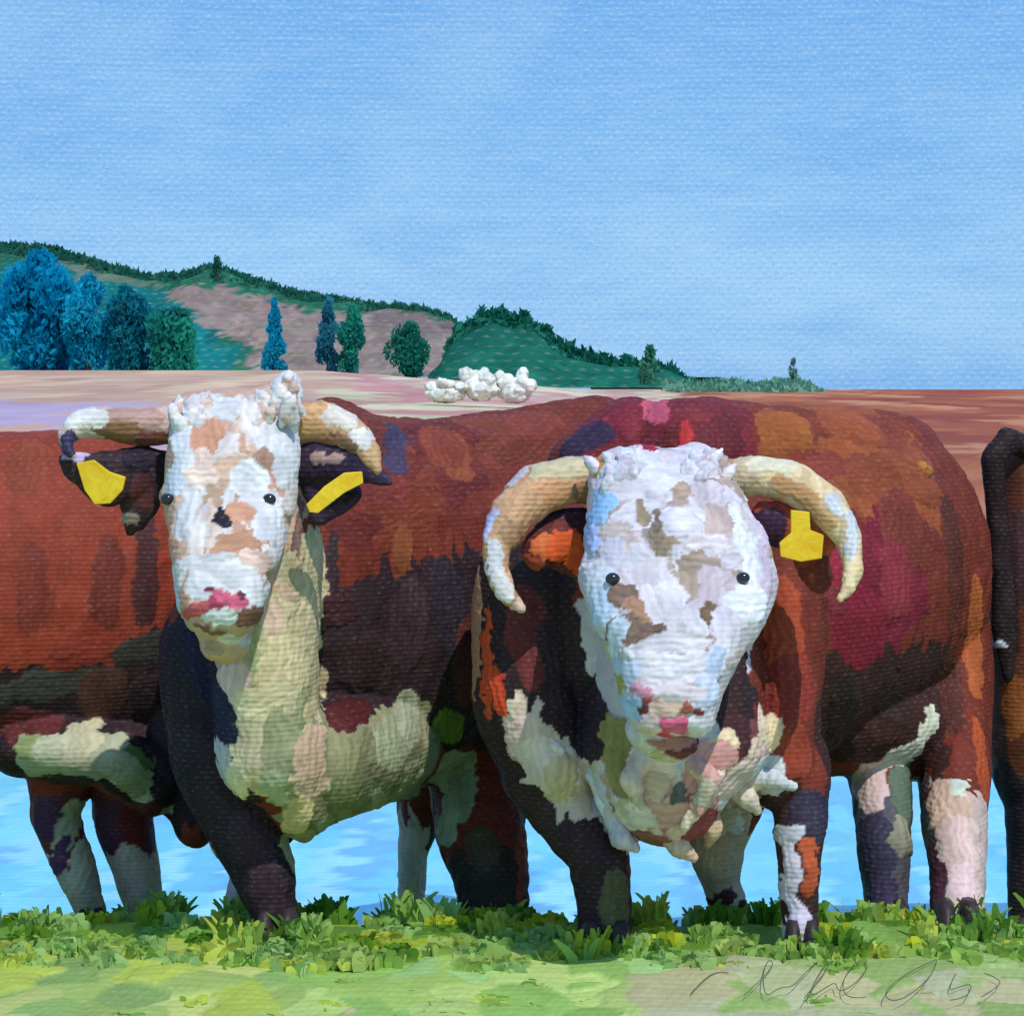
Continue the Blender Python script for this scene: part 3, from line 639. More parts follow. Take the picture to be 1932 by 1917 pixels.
pr += chain([(1690, 1430, 7.9, 50, .14, 44)], .03)                                                 # pale fold of the belly
# head
pr += head([(1240, 905, 6.74, 126, .15, 60), (1258, 960, 6.7, 150, .17, 70), (1278, 1030, 6.64, 170, .18, 70), (1280, 1095, 6.58, 190, .17, 60), (1280, 1160, 6.5, 166, .16, 60), (1274, 1230, 6.44, 120, .145, 56), (1266, 1300, 6.4, 96, .13, 50), (1266, 1345, 6.4, 84, .115, 42)], .02)
pr += chain([(1160, 885, 6.8, 40, .08, 30), (1200, 868, 6.8, 34, .07, 26), (1250, 878, 6.8, 40, .08, 26), (1310, 868, 6.8, 42, .08, 32), (1345, 890, 6.82, 36, .07, 36)], .02)
pr += chain([(1280, 1050, 6.5, 60, .06, 90)])
pr += chain([(1240, 1375, 6.5, 60, .1, 40), (1262, 1400, 6.52, 54, .09, 32)], .02)
me = blob('body', pr, VOX, 7)
zones = [
 ([(860, 1000), (960, 1000), (1080, 1060), (1180, 1350), (1120, 1480), (1180, 1600), (1200, 1800), (1050, 1800), (950, 1480), (880, 1420)], SHADE, .9),  # shade over left shoulder and foreleg, painted as dark coat
 ([(1440, 700), (1760, 700), (1780, 1000), (1600, 960), (1440, 900)], (150, 78, 44)),
 ([(1090, 700), (1430, 700), (1430, 900), (1300, 860), (1080, 900)], (116, 42, 48)),
 ([(1560, 1000), (1700, 960), (1760, 1150), (1560, 1300), (1560, 1100)], (120, 36, 50)),
 ([(1560, 1240), (1800, 1200), (1790, 1480), (1560, 1470), (1530, 1380)], (64, 38, 36)),  # belly shadow put into the hide colour
 ([(1370, 1230), (1420, 1210), (1430, 1330), (1390, 1420), (1350, 1420)], SHADE),  # wedge of painted shade beside the muzzle
 ([(945, 1330), (1040, 1350), (1110, 1440), (1180, 1400), (1350, 1380), (1480, 1340), (1505, 1480), (1400, 1640), (1180, 1600), (1080, 1540), (990, 1480)], (214, 190, 176), .6),
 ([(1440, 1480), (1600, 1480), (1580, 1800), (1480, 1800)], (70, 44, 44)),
 ([(1310, 1540), (1420, 1540), (1430, 1780), (1330, 1780)], (196, 172, 146)),
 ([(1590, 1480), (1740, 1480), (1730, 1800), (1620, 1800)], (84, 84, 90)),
 ([(1740, 1450), (1860, 1500), (1870, 1800), (1740, 1800)], (202, 176, 166)),
 ([(1060, 820), (1400, 820), (1490, 1040), (1420, 1220), (1370, 1420), (1170, 1420), (1100, 1240), (1070, 1080)], (206, 196, 204), (0, 6.96)),
]
st = [
 # hide; its darkest low strokes add to the painted body shade
 (1110, 830, 60, 26, 32, (60, 44, 66)), (1180, 790, 40, 30, 30, (120, 40, 50)), (1238, 770, 24, 36, 0, (190, 84, 104)), (1215, 850, 26, 16, 20, (170, 36, 60)), (1262, 830, 12, 46, -35, (96, 36, 34)), (1290, 830, 12, 40, 0, (186, 52, 52)), (1360, 820, 50, 60, 0, (104, 40, 46)), (1330, 775, 40, 20, 0, (118, 46, 50)),
 (1480, 810, 70, 36, 0, (158, 88, 44)), (1600, 800, 80, 30, -6, (146, 74, 44)), (1540, 880, 80, 30, 0, (128, 56, 44)), (1650, 900, 70, 50, 0, (134, 66, 42)), (1700, 1000, 50, 80, 0, (122, 56, 44)), (1620, 1180, 60, 90, 20, (128, 34, 50)), (1590, 1060, 40, 50, 0, (146, 40, 58)), (1690, 1090, 40, 70, 0, (134, 48, 56)),
 (1800, 1050, 26, 140, 0, (92, 46, 38)), (1835, 1200, 20, 120, 0, (178, 92, 50)), (1790, 1300, 26, 100, 0, (84, 44, 36)), (1850, 1430, 18, 90, 0, (176, 80, 44)), (1680, 1330, 60, 30, -30, (56, 38, 34)), (1590, 1340, 30, 70, 0, (52, 38, 36)),
 (1480, 1180, 40, 90, 0, (160, 70, 44)), (1500, 1300, 44, 70, 0, (138, 54, 44)), (1490, 1420, 44, 50, 0, (144, 62, 46)), (1540, 1060, 34, 50, -20, (96, 42, 40)), (1575, 1130, 30, 22, -30, (118, 46, 50)),
 (895, 1180, 12, 140, 0, (184, 136, 112)), (920, 1250, 10, 110, 0, (206, 80, 46)), (940, 1300, 16, 50, 12, (210, 76, 48)), (990, 1200, 34, 100, 5, (104, 46, 46)), (1060, 1250, 40, 110, 8, (60, 42, 48)), (1110, 1360, 44, 80, 12, (54, 40, 50)), (890, 1080, 30, 50, 0, (110, 40, 44)),
 (870, 1500, 20, 100, 0, (56, 46, 52)), (1380, 1300, 24, 90, -12, (66, 44, 46)), (1390, 1390, 26, 40, 0, (78, 44, 50)),
 # brisket and legs
 (990, 1390, 30, 44, 12, PNK), (1020, 1440, 34, 50, 10, (226, 202, 188)), (1060, 1470, 26, 50, 5, (204, 182, 150)), (1140, 1520, 22, 70, 25, (230, 226, 236)), (1175, 1440, 30, 60, 5, (146, 134, 88)), (1160, 1380, 26, 30, 0, (160, 148, 90)), (1230, 1440, 44, 36, 0, (228, 200, 178)), (1220, 1480, 40, 34, 0, (222, 196, 170)),
 (1290, 1400, 34, 24, -12, (110, 58, 62)), (1300, 1460, 26, 26, 20, (212, 208, 210)), (1360, 1400, 34, 20, 30, (220, 200, 166)), (1450, 1380, 26, 36, -30, (224, 206, 172)), (1340, 1450, 44, 60, -30, (206, 152, 146)), (1390, 1470, 50, 30, 35, (222, 200, 186)), (1450, 1460, 36, 36, -20, (222, 226, 228)),
 (1300, 1540, 50, 22, 45, (226, 200, 176)), (1260, 1530, 44, 24, 0, (204, 160, 146)), (1320, 1570, 30, 60, -35, (148, 76, 78)), (1360, 1550, 40, 26, 30, (226, 212, 190)), (1230, 1580, 44, 16, -10, (150, 100, 90)), (1280, 1495, 14, 22, 0, (96, 96, 96)), (1210, 1545, 26, 20, 0, (232, 220, 214)),
 (1350, 1620, 34, 40, 0, (206, 176, 144)), (1362, 1700, 20, 30, -20, (90, 46, 52)), (1395, 1700, 10, 40, -28, (204, 204, 170)), (1420, 1600, 30, 30, 0, (78, 44, 46)),
 (1530, 1540, 44, 50, 0, (54, 48, 66)), (1490, 1580, 30, 24, 0, (216, 216, 230)), (1492, 1660, 20, 70, 0, (218, 210, 224)), (1500, 1740, 22, 40, 0, (216, 208, 226)), (1530, 1640, 14, 60, 0, (176, 84, 50)), (1548, 1660, 12, 100, 0, (52, 44, 60)), (1160, 1700, 26, 60, 0, (92, 88, 62)), (1110, 1600, 22, 60, -20, (60, 42, 48)),
 (1600, 1480, 26, 60, -14, (214, 136, 74)), (1645, 1480, 34, 50, 0, (216, 190, 184)), (1702, 1490, 20, 66, 0, (92, 110, 90)), (1700, 1425, 50, 20, 16, (200, 198, 174)), (1748, 1375, 14, 46, -14, (204, 202, 178)), (1655, 1600, 34, 60, 0, (60, 56, 76)), (1700, 1580, 20, 40, 10, (140, 140, 116)), (1670, 1690, 26, 40, 0, (58, 50, 78)),
 (1790, 1520, 40, 50, -10, (214, 180, 156)), (1815, 1490, 18, 12, 0, (204, 214, 196)), (1810, 1600, 36, 60, 0, (216, 186, 176)), (1820, 1690, 30, 60, 0, (216, 186, 184)), (1762, 1650, 16, 80, 0, (84, 48, 62)), (1775, 1750, 20, 30, 0, (70, 40, 56)),
 # face
 (1165, 870, 34, 30, 0, (232, 232, 238)), (1215, 880, 34, 24, -30, (222, 220, 230)), (1310, 880, 34, 30, -20, (212, 202, 212)), (1260, 905, 60, 24, 0, (216, 212, 226)), (1180, 920, 44, 26, 0, (214, 206, 214)), (1130, 880, 12, 20, -30, (214, 140, 70)),
 (1340, 950, 26, 40, -20, (206, 196, 206)), (1282, 922, 20, 18, 0, (170, 146, 128)), (1200, 975, 50, 26, 20, (222, 216, 226)), (1320, 930, 20, 20, 0, (196, 182, 190)), (1132, 960, 22, 30, -26, BLU), (1118, 1015, 16, 28, 0, (172, 190, 234)), (1165, 1010, 34, 30, 0, (206, 188, 184)),
 (1212, 968, 11, 20, 10, (146, 126, 106)), (1243, 985, 11, 26, 0, (140, 120, 104)), (1250, 1030, 18, 34, -20, (152, 130, 112)), (1160, 1050, 24, 26, 0, (210, 206, 220)), (1290, 985, 44, 24, 0, (224, 218, 228)), (1355, 985, 30, 30, 0, (194, 172, 166)), (1330, 1020, 44, 16, 0, (226, 214, 220)),
 (1318, 1075, 40, 30, -10, (160, 140, 128)), (1290, 1110, 26, 34, 0, (168, 148, 132)), (1395, 1000, 16, 46, 8, WHT), (1420, 1060, 30, 60, 0, (236, 236, 240)), (1446, 1080, 16, 50, 0, (214, 196, 214)), (1410, 1140, 44, 40, 0, (232, 232, 236)), (1440, 1010, 14, 30, 0, (222, 206, 226)), (1380, 1060, 22, 20, 0, (214, 204, 214)),
 (1210, 1060, 30, 36, 30, (228, 222, 230)), (1230, 1100, 40, 40, 0, (224, 214, 220)), (1136, 1110, 34, 40, 0, (216, 220, 232)), (1135, 1150, 24, 40, 0, (200, 214, 238)), (1175, 1130, 26, 22, -40, (130, 106, 92)), (1205, 1150, 26, 18, -20, (172, 132, 106)), (1240, 1150, 22, 50, 30, (236, 228, 232)), (1270, 1130, 30, 40, 30, (232, 224, 230)),
 (1180, 1190, 34, 26, 0, (134, 112, 96)), (1225, 1195, 30, 20, 0, (118, 94, 84)), (1160, 1230, 30, 26, 0, (196, 184, 170)), (1340, 1110, 24, 40, -10, (196, 182, 188)), (1335, 1165, 14, 30, -30, (116, 92, 72)), (1310, 1180, 24, 30, 20, (226, 218, 226)), (1370, 1190, 26, 44, 0, (222, 216, 226)), (1168, 1205, 16, 40, -8, (212, 222, 240)),
 (1270, 1220, 70, 24, 4, (228, 220, 228)), (1260, 1260, 80, 26, 0, (238, 232, 238)), (1320, 1250, 50, 24, 12, (234, 228, 236)), (1350, 1250, 16, 30, -20, (190, 206, 232)), (1180, 1270, 30, 34, 0, (204, 214, 238)), (1330, 1310, 22, 34, 0, (206, 214, 238)), (1172, 1290, 10, 26, 0, (166, 156, 90)), (1265, 1300, 70, 16, -10, (236, 222, 228)),
 (1235, 1320, 50, 12, -24, (206, 140, 160)), (1225, 1345, 26, 24, 0, (228, 196, 200)), (1265, 1335, 36, 14, -6, (232, 196, 180)), (1300, 1335, 14, 10, 0, (164, 96, 80)), (1218, 1330, 8, 18, -35, (150, 80, 80)), (1280, 1365, 34, 14, -6, ROS), (1250, 1375, 26, 12, -20, (196, 70, 104)), (1225, 1370, 26, 16, 0, (232, 206, 210)), (1320, 1370, 22, 30, 0, (226, 220, 232)), (1192, 1335, 16, 22, 0, (172, 200, 240)), (1270, 1395, 50, 10, 0, (172, 120, 120)), (1212, 1340, 10, 8, 30, (110, 60, 66)), (1318, 1342, 10, 8, -30, (120, 66, 66)), 
]
st = dabs([(1130, 860), (1360, 860), (1450, 1030), (1440, 1140), (1360, 1330), (1190, 1330), (1120, 1160), (1110, 1020)], 130, 16, 36, FR, 5) + \
     dabs([(970, 1370), (1120, 1440), (1180, 1400), (1350, 1420), (1460, 1360), (1480, 1450), (1380, 1560), (1240, 1590), (1120, 1510), (1000, 1470)], 85, 22, 44, DR, 6, (-60, 60)) + \
     dabs([(1440, 790), (1740, 790), (1780, 1000), (1600, 960), (1440, 900)], 18, 40, 80, [(138, 70, 42), (126, 58, 40), (146, 80, 44), (118, 50, 38)], 7, (50, 110)) + st
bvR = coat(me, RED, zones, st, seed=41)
link('body', me, M_coat, Rb)
eye(Rb, 1156, 1092, 6.420, 14); eye(Rb, 1402, 1090, 6.420, 13)
curls(Rb, 1130, 1365, lambda x: np.interp(x, [1130, 1160, 1210, 1250, 1300, 1340, 1365], [872, 846, 850, 872, 848, 852, 884]), 6.70, 60, 72, [(220, 218, 226), (206, 200, 212), (214, 204, 206), (190, 182, 192)])
part('horn', Rb, [[(1135, 905, 6.82, 44, .05, 42), (1080, 905, 6.8, 46, .05, 44), (1015, 925, 6.76, 46, .05, 48), (965, 970, 6.72, 40, .045, 44), (935, 1030, 6.68, 26, .034, 34), (940, 1085, 6.64, 22, .026, 28), (960, 1125, 6.6, 16, .018, 18), (986, 1150, 6.57, 7, .008, 8)]], (196, 150, 112),
     [(1060, 885, 60, 18, 8, (216, 200, 160)), (1040, 930, 44, 26, 20, (206, 152, 108)), (1110, 925, 34, 24, 15, (156, 118, 88)), (990, 960, 30, 40, -40, (196, 150, 112)), (975, 905, 26, 14, 45, (196, 180, 190)), (925, 990, 10, 34, -16, (176, 180, 222)), (970, 1010, 22, 30, 0, (170, 130, 96)), (930, 1055, 16, 34, 0, (224, 222, 222)), (945, 1100, 16, 30, 18, (234, 226, 218)), (978, 1140, 14, 14, 0, (228, 190, 170))], mat=M_horn, seed=8)
part('horn', Rb, [[(1375, 905, 6.84, 34, .045, 36), (1430, 898, 6.82, 38, .045, 38), (1500, 912, 6.78, 40, .045, 40), (1562, 955, 6.74, 36, .04, 38), (1600, 1015, 6.7, 25, .032, 32), (1612, 1070, 6.66, 17, .024, 26), (1600, 1110, 6.62, 12, .014, 16), (1585, 1130, 6.6, 6, .007, 8)]], (222, 196, 150),
     [(1380, 905, 28, 30, 0, (168, 132, 96)), (1410, 890, 20, 34, 0, (204, 184, 148)), (1460, 880, 50, 16, 0, (238, 226, 194)), (1500, 930, 50, 20, -25, (206, 156, 106)), (1560, 905, 40, 14, -40, (234, 216, 176)), (1545, 970, 34, 16, -40, (200, 158, 104)), (1610, 1010, 14, 50, -10, (232, 234, 240)), (1580, 950, 14, 26, 30, (220, 222, 230)), (1605, 1080, 12, 30, 10, (230, 208, 164))], mat=M_horn, seed=9)  # near-white outer strokes paint light on the horn's right side
e3 = part('ear', Rb, [[(1110, 990, 6.82, 26, .03, 34), (1060, 1005, 6.8, 42, .03, 44), (1020, 1035, 6.76, 36, .025, 40)], [(1060, 1040, 6.8, 40, .022, 38), (1090, 1070, 6.8, 22, .02, 24)]], (96, 44, 44),
     [(1045, 970, 60, 16, 12, (58, 44, 68)), (1100, 1010, 26, 34, 0, (62, 34, 42)), (1030, 1030, 30, 20, 10, (216, 112, 66)), (1065, 1035, 30, 26, -20, (226, 96, 50)), (1090, 1065, 24, 18, -30, (214, 84, 44)), (1010, 1060, 20, 14, 0, (150, 70, 50))], seed=10)
e4 = part('ear', Rb, [[(1440, 985, 6.82, 24, .03, 40), (1490, 990, 6.8, 44, .03, 46), (1550, 1010, 6.76, 36, .025, 38)], [(1530, 1050, 6.79, 34, .02, 44), (1545, 1090, 6.8, 26, .02, 30)]], (168, 76, 54),
     [(1450, 1000, 30, 46, 0, (62, 42, 62)), (1540, 985, 40, 22, -15, (184, 92, 60)), (1540, 1090, 30, 44, 20, (108, 48, 40)), (1520, 1050, 20, 20, 0, (140, 60, 44))], seed=12)
ear_tag(e4, [(1492, 962), (1528, 966), (1530, 1000), (1556, 1010), (1552, 1054), (1512, 1060), (1472, 1050), (1470, 1024), (1492, 1006)], 6.70, R(8))
hoof(Rb, 1142, feetpy(7.0), 6.97, 96); hoof(Rb, 1512, feetpy(6.98), 6.95, 66); hoof(Rb, 1388, feetpy(7.5), 7.47, 50); hoof(Rb, 1678, feetpy(7.5), 7.47, 72); hoof(Rb, 1804, feetpy(7.25), 7.22, 90)
_h = bvR.ray_cast(Vector((0, 0, EYE)), (P(1739, 885, 1) - Vector((0, 0, EYE))).normalized())[0]
part('mud_clod', Rb, [[(1733, 880, _h.y, 15, .022, 12), (1747, 889, _h.y, 13, .018, 13)], [(1728, 892, _h.y, 8, .015, 8)]], (156, 100, 52), seed=13)

CH = [[(1400, 1450), (1440, 1405), (1476, 1345)], [(1410, 1470), (1455, 1468), (1496, 1482)], [(1190, 1570), (1150, 1525), (1112, 1462)], [(1240, 1560), (1280, 1596), (1310, 1618)], [(1390, 1400), (1420, 1380), (1450, 1400)],
      [(1380, 1480), (1410, 1505), (1430, 1530)], [(1160, 1540), (1170, 1580), (1200, 1600)], [(1330, 1520), (1345, 1560), (1336, 1590)], [(1050, 1420), (1075, 1470), (1070, 1515)], [(970, 1350), (990, 1410), (1000, 1450)],
      [(1220, 1420), (1190, 1470), (1210, 1520)], [(1300, 1430), (1340, 1470), (1320, 1530)], [(1360, 1430), (1330, 1500), (1290, 1560)]]
dd_ = [6.98, 6.95, 6.92, 6.88, 6.95, 6.95, 6.9, 6.93, 6.98, 7.0, 6.76, 6.76, 6.8]
cc_ = [(224, 208, 178), (222, 226, 228), (228, 226, 234), (206, 176, 150), (216, 196, 160), (220, 208, 186), (206, 198, 206), (206, 176, 144), (214, 190, 176), (220, 200, 190), (222, 200, 178), (206, 160, 150), (228, 212, 190)]
part('chest_hair', Rb, [[(a[0], a[1], d_ + .04, 20, .04, 20), (b[0], b[1], d_, 17, .03, 18), (c[0], c[1], d_ + .01, 6, .012, 8)] for (a, b, c), d_ in zip(CH, dd_)], (214, 194, 178),
     [(p[0], p[1], 24, 30, 0, c_) for (a, b, c), c_ in zip(CH, cc_) for p in (a, b, c)], voxel=.006, smooth=7, seed=81, cell=.025, jitter=.12)

# ---- cow cut by the left edge: broadside, rump to the right, facing out of frame
Mc = empty('cow', P(190, feetpy(7.9), 7.9)); tag(Mc, 'reddish brown cow cut off by the left edge, with pale belly and white hind socks', 'cow', GC)
pr = []
pr += chain([(-620, 1120, 7.9, 150, .3, 260), (-400, 1130, 7.9, 200, .36, 315), (-100, 1140, 7.95, 220, .4, 320), (140, 1130, 8.0, 200, .38, 312), (250, 1120, 8.0, 150, .32, 280)], .07)
pr += chain([(-500, 900, 7.9, 100, .18, 80), (-100, 890, 7.95, 100, .18, 75), (180, 890, 8.0, 100, .18, 80)], .06)
pr += chain([(50, 1400, 7.84, 70, .2, 64), (130, 1400, 7.86, 90, .26, 70), (220, 1420, 7.86, 80, .24, 66), (290, 1470, 7.86, 50, .16, 70)], .04)       # udder and fold
pr += chain([(120, 1440, 7.9, 66, .14, 80), (100, 1530, 7.9, 42, .09, 60), (140, 1630, 7.9, 36, .07, 50), (172, 1720, 7.9, 28, .06, 34)], .03)
pr += chain([(250, 1400, 8.0, 90, .18, 130), (230, 1530, 8.0, 56, .1, 70), (256, 1630, 8.0, 44, .07, 60), (276, 1720, 8.0, 36, .06, 34)], .03)
pr += chain([(340, 1250, 8.0, 80, .16, 160), (330, 1400, 7.95, 70, .14, 120), (370, 1540, 7.9, 44, .1, 60)], .04)
pr += chain([(-420, 1400, 7.9, 66, .14, 80), (-430, 1530, 7.9, 40, .08, 60), (-430, 1720, 7.9, 30, .06, 40)], .04)
pr += chain([(-560, 1400, 8.2, 60, .14, 80), (-560, 1720, 8.2, 30, .06, 40)], .04)
pr += chain([(-700, 1000, 7.9, 110, .2, 150), (-860, 1000, 7.9, 70, .15, 110), (-960, 1080, 7.9, 60, .13, 80), (-1020, 1190, 7.9, 40, .1, 50)], .05)
me = blob('body', pr, .009, 7)
zones = [
 ([(-700, 1300), (0, 1280), (330, 1190), (420, 1200), (430, 1560), (330, 1560), (200, 1480), (-700, 1480)], SHADE, .9),  # lower half below the shading edge, its shade painted into the coat
 ([(20, 1420), (40, 1380), (130, 1390), (160, 1370), (240, 1400), (310, 1500), (320, 1560), (240, 1480), (140, 1460), (60, 1480)], SAGE, .35),
 ([(60, 1500), (300, 1500), (310, 1640), (60, 1640)], (100, 50, 60)),
 ([(90, 1620), (330, 1600), (330, 1780), (90, 1780)], (196, 182, 156)),
]
st = [(50, 880, 40, 60, 0, (140, 66, 46)), (200, 1100, 30, 90, 0, (104, 46, 40)), (60, 1110, 30, 90, 0, (124, 54, 42)), (60, 1230, 60, 36, 10, (146, 60, 44)), (275, 1080, 20, 110, 0, (78, 44, 46)), (150, 1230, 60, 24, 12, (132, 52, 42)),
 (100, 1290, 110, 26, 12, (64, 62, 58)), (280, 1220, 70, 24, 18, (60, 58, 56)), (190, 1310, 44, 60, 0, (84, 56, 52)), (60, 1370, 60, 36, 0, (96, 44, 46)), (280, 1330, 40, 70, 0, (66, 48, 54)), (330, 1430, 36, 60, 14, (62, 46, 56)),
 (60, 1410, 40, 22, 10, (158, 168, 112)), (110, 1420, 50, 30, 0, (178, 178, 148)), (155, 1400, 34, 40, 0, (186, 182, 150)), (205, 1440, 40, 30, -20, (170, 170, 138)), (250, 1470, 34, 30, -36, (162, 170, 128)), (120, 1470, 60, 14, 6, (66, 58, 66)), (265, 1430, 34, 12, -35, (96, 120, 60)),
 (90, 1540, 30, 40, 0, (84, 52, 84)), (130, 1560, 22, 60, -18, (178, 172, 140)), (150, 1640, 22, 60, -18, (190, 178, 150)), (110, 1620, 14, 50, -22, (88, 58, 92)), (215, 1560, 34, 60, -10, (88, 50, 72)), (255, 1570, 26, 60, 0, (116, 44, 44)), (250, 1650, 36, 60, 0, (208, 184, 162)), (275, 1710, 30, 40, 0, (198, 176, 158)), (205, 1640, 18, 60, -14, (120, 46, 56))]
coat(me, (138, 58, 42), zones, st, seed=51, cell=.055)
link('body', me, M_coat, Mc)
hoof(Mc, 172, feetpy(7.9), 7.87, 50); hoof(Mc, 276, feetpy(8.0), 7.97, 60); hoof(Mc, -430, feetpy(7.9), 7.87, 54); hoof(Mc, -560, feetpy(8.2), 8.17, 54)

# ---- cow cut by the right edge
Rc = empty('cow', P(1990, feetpy(8.4), 8.4)); tag(Rc, 'dark rump and hind leg of a cow cut off by the right edge', 'cow', GC)
pr = []
pr += chain([(1972, 1120, 8.5, 108, .24, 300), (2120, 1120, 8.5, 200, .36, 300), (2400, 1140, 8.5, 240, .4, 300), (2700, 1120, 8.5, 180, .34, 270)], .07)
pr += chain([(1940, 905, 8.45, 66, .12, 70), (1936, 1100, 8.42, 74, .14, 150), (1936, 1400, 8.42, 70, .14, 150)], .05)
pr += chain([(1960, 910, 8.5, 84, .18, 90), (2150, 880, 8.5, 80, .16, 60), (2600, 880, 8.5, 80, .16, 70)], .06)
pr += chain([(1962, 1350, 8.45, 92, .18, 180), (1950, 1520, 8.4, 54, .1, 80), (1940, 1640, 8.4, 40, .07, 60), (1938, 1730, 8.4, 38, .06, 40)], .04)
for x, dd in ((2080, 8.7), (2560, 8.4), (2640, 8.7)): pr += chain([(x, 1380, dd, 70, .14, 110), (x, 1560, dd, 40, .08, 70), (x, 1730, dd, 32, .06, 40)], .04)
pr += chain([(2800, 1050, 8.5, 110, .2, 150), (2960, 1050, 8.5, 70, .15, 110), (3060, 1150, 8.5, 50, .12, 80)], .05)
me = blob('body', pr, .011, 6)
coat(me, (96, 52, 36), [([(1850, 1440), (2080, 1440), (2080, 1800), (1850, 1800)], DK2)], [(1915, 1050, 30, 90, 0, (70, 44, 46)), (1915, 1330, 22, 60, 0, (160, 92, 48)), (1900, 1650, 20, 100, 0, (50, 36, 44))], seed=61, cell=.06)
link('body', me, M_coat, Rc)
part('tail', Rc, [[(1948, 850, 8.38, 22, .03, 20), (1900, 830, 8.3, 22, .03, 24), (1872, 870, 8.28, 22, .03, 30), (1880, 960, 8.28, 20, .03, 40), (1890, 1080, 8.28, 22, .03, 40), (1896, 1180, 8.28, 26, .035, 44), (1900, 1260, 8.28, 14, .02, 30)]], (44, 32, 34), [(1885, 1217, 12, 7, 0, (214, 220, 232)), (1868, 1243, 9, 5, 0, (206, 214, 230))], voxel=.008, seed=14)
hoof(Rc, 1938, feetpy(8.4), 8.37, 66); hoof(Rc, 2080, feetpy(8.7), 8.67, 60); hoof(Rc, 2560, feetpy(8.4), 8.37, 60); hoof(Rc, 2640, feetpy(8.7), 8.67, 60)

# ------------------------------------------------------------------ grass tufts
r = np.random.default_rng(123)
def blades(n, x0, x1, y0, y1, h0, h1, w0, w1, colf, clump):
    nc = max(1, n // clump); cx = r.uniform(x0, x1, nc); cy = r.uniform(y0, y1, nc); ch = r.uniform(h0, h1, nc); chh = r.uniform(0, 1, nc)
    i = r.integers(0, nc, n); x = cx[i] + r.normal(0, .022, n); y = cy[i] + r.normal(0, .022, n); h = ch[i] * r.uniform(.5, 1.1, n); w_ = r.uniform(w0, w1, n)
    a = r.uniform(0, math.pi, n); lx = r.normal(0, .3, n) * h; ly = r.normal(0, .3, n) * h
    z = ground_z(y) - .004; ux = np.cos(a) * w_ / 2; uy = np.sin(a) * w_ / 2 * .6
    rows = []
    for t, ws in ((0, .8), (.4, 1), (.75, .9), (1, .45)):
        px_ = x + lx * t * t; py_ = y + ly * t * t; pz = z + h * t
        rows += [np.stack([px_ - ux * ws, py_ - uy * ws, pz], 1), np.stack([px_ + ux * ws, py_ + uy * ws, pz], 1)]
    V = np.stack(rows, 1).reshape(-1, 3); b = np.arange(n) * 8
    Fc = np.concatenate([np.stack([b + q, b + q + 1, b + q + 3, b + q + 2], 1) for q in (0, 2, 4)])
    col = colf(cx, cy, chh)[i] * np.exp(r.normal(0, .10, n))[:, None]
    return V, Fc, np.repeat(col, 8, axis=0)
def front_col(x, y, h): return pal(h, [(166, 200, 98), (150, 190, 100), (182, 206, 112), (166, 202, 124), (200, 214, 96)])
def edge_col(x, y, h): return pal(h, [(126, 170, 58), (100, 148, 50), (192, 206, 60), (156, 194, 90), (172, 208, 122), (204, 216, 92), (158, 198, 100)])
parts_ = [blades(8000, -2.4, 2.4, 6.88, 7.5, .022, .05, .02, .045, edge_col, 60),
          blades(4200, -2.4, 2.4, 6.70, 6.97, .02, .05, .02, .045, front_col, 34),
          blades(2600, -2.4, 2.4, 7.15, 7.6, .05, .10, .014, .03, edge_col, 60),
          blades(900, -2.2, 2.2, 6.1, 6.75, .008, .016, .02, .04, front_col, 9)]
for fx, fd in ((524, 7.15), (1142, 7.0), (1512, 6.98), (1804, 7.25), (1678, 7.5), (935, 7.65), (172, 7.9), (276, 8.0), (1388, 7.5), (1938, 8.4)):
    X_ = (fx - CX) / F * fd
    parts_.append(blades(170, X_ - .13, X_ + .13, fd - .17, fd - .06, .05, .085, .014, .03, edge_col, 14))
Vs = []; Fs = []; Cs = []; k = 0
for V, Fc, cv in parts_: Vs.append(V); Fs.append(Fc + k); Cs.append(cv); k += len(V)
go = leaf_mesh('grass', np.vstack(Vs), np.vstack(Fs), np.clip(np.vstack(Cs), 0, .9), M_grass); tag(go, kind='stuff')

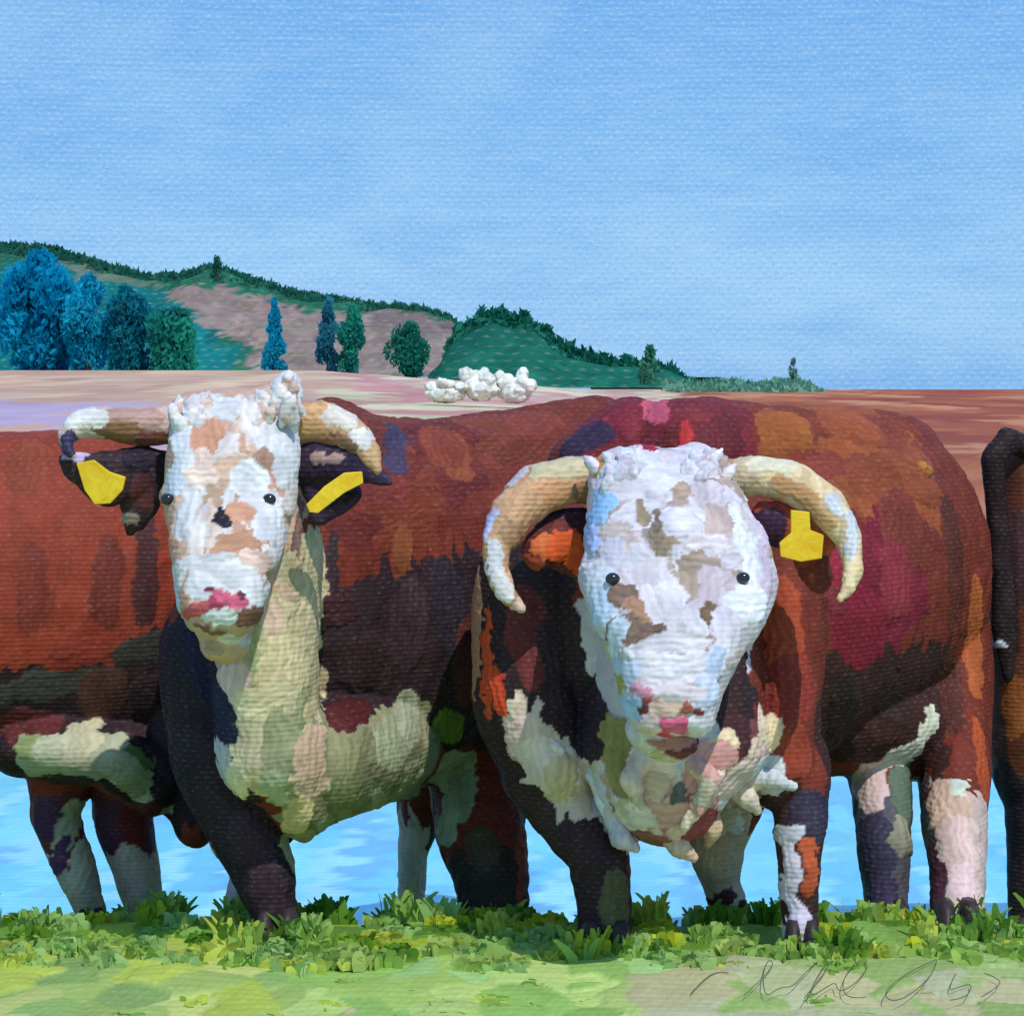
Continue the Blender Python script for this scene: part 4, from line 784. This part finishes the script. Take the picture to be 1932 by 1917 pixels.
# small red clod in the grass
me = blob('clod', chain([(585, 1806, 6.88, 9, .012, 7), (600, 1808, 6.88, 9, .012, 6)], .01), .003, 2)
coat(me, (150, 78, 66), [], [], seed=3, cell=.02, relief=.002, warp=.004)
tag(link('clay_clod', me, M_coat), 'tiny reddish clod of clay lying in the grass below the left bull', 'clod')

# signature scratched in thin dark line into the turf
SG = [[(745, 1315), (790, 1260), (850, 1230), (880, 1240)],
      [(935, 1320), (1000, 1260), (1045, 1205), (1020, 1188), (1000, 1250), (1012, 1330), (1060, 1290), (1110, 1290), (1150, 1240), (1205, 1190)],
      [(1150, 1330), (1180, 1290), (1230, 1230), (1238, 1190), (1190, 1260), (1165, 1330), (1230, 1290), (1262, 1270), (1270, 1312), (1330, 1280), (1378, 1220), (1365, 1195), (1310, 1220), (1280, 1290), (1310, 1335), (1372, 1325)],
      [(1620, 1190), (1560, 1215), (1470, 1270), (1430, 1320), (1470, 1345), (1540, 1310), (1610, 1240), (1622, 1195)],
      [(1690, 1240), (1655, 1305), (1700, 1290), (1750, 1275), (1730, 1330), (1670, 1337)], [(1790, 1240), (1850, 1260), (1842, 1290), (1780, 1325)], [(1212, 1165), (1218, 1170)]]
cu = bpy.data.curves.new('signature', 'CURVE'); cu.dimensions = '3D'; cu.bevel_depth = .0012; cu.bevel_resolution = 1
for s_ in SG:
    sp = cu.splines.new('NURBS'); sp.points.add(len(s_) - 1); sp.order_u = 3; sp.use_endpoint_u = True
    for q, (a, b) in zip(sp.points, s_):
        X_, Y_ = 908 + a * .53, 1195 + b * .53; dd = F * EYE / (Y_ - HY); p = P(X_, Y_, dd); q.co = (p.x, p.y, .022, 1)
so = bpy.data.objects.new('signature', cu); C.objects.link(so)
dg = bpy.context.evaluated_depsgraph_get(); me = bpy.data.meshes.new_from_object(so.evaluated_get(dg)); bpy.data.objects.remove(so)
tag(link('signature', me, plain('pencil', (84, 100, 70), .8, .1)), 'thin dark looping signature scratched across the pale grass at lower right', 'signature')
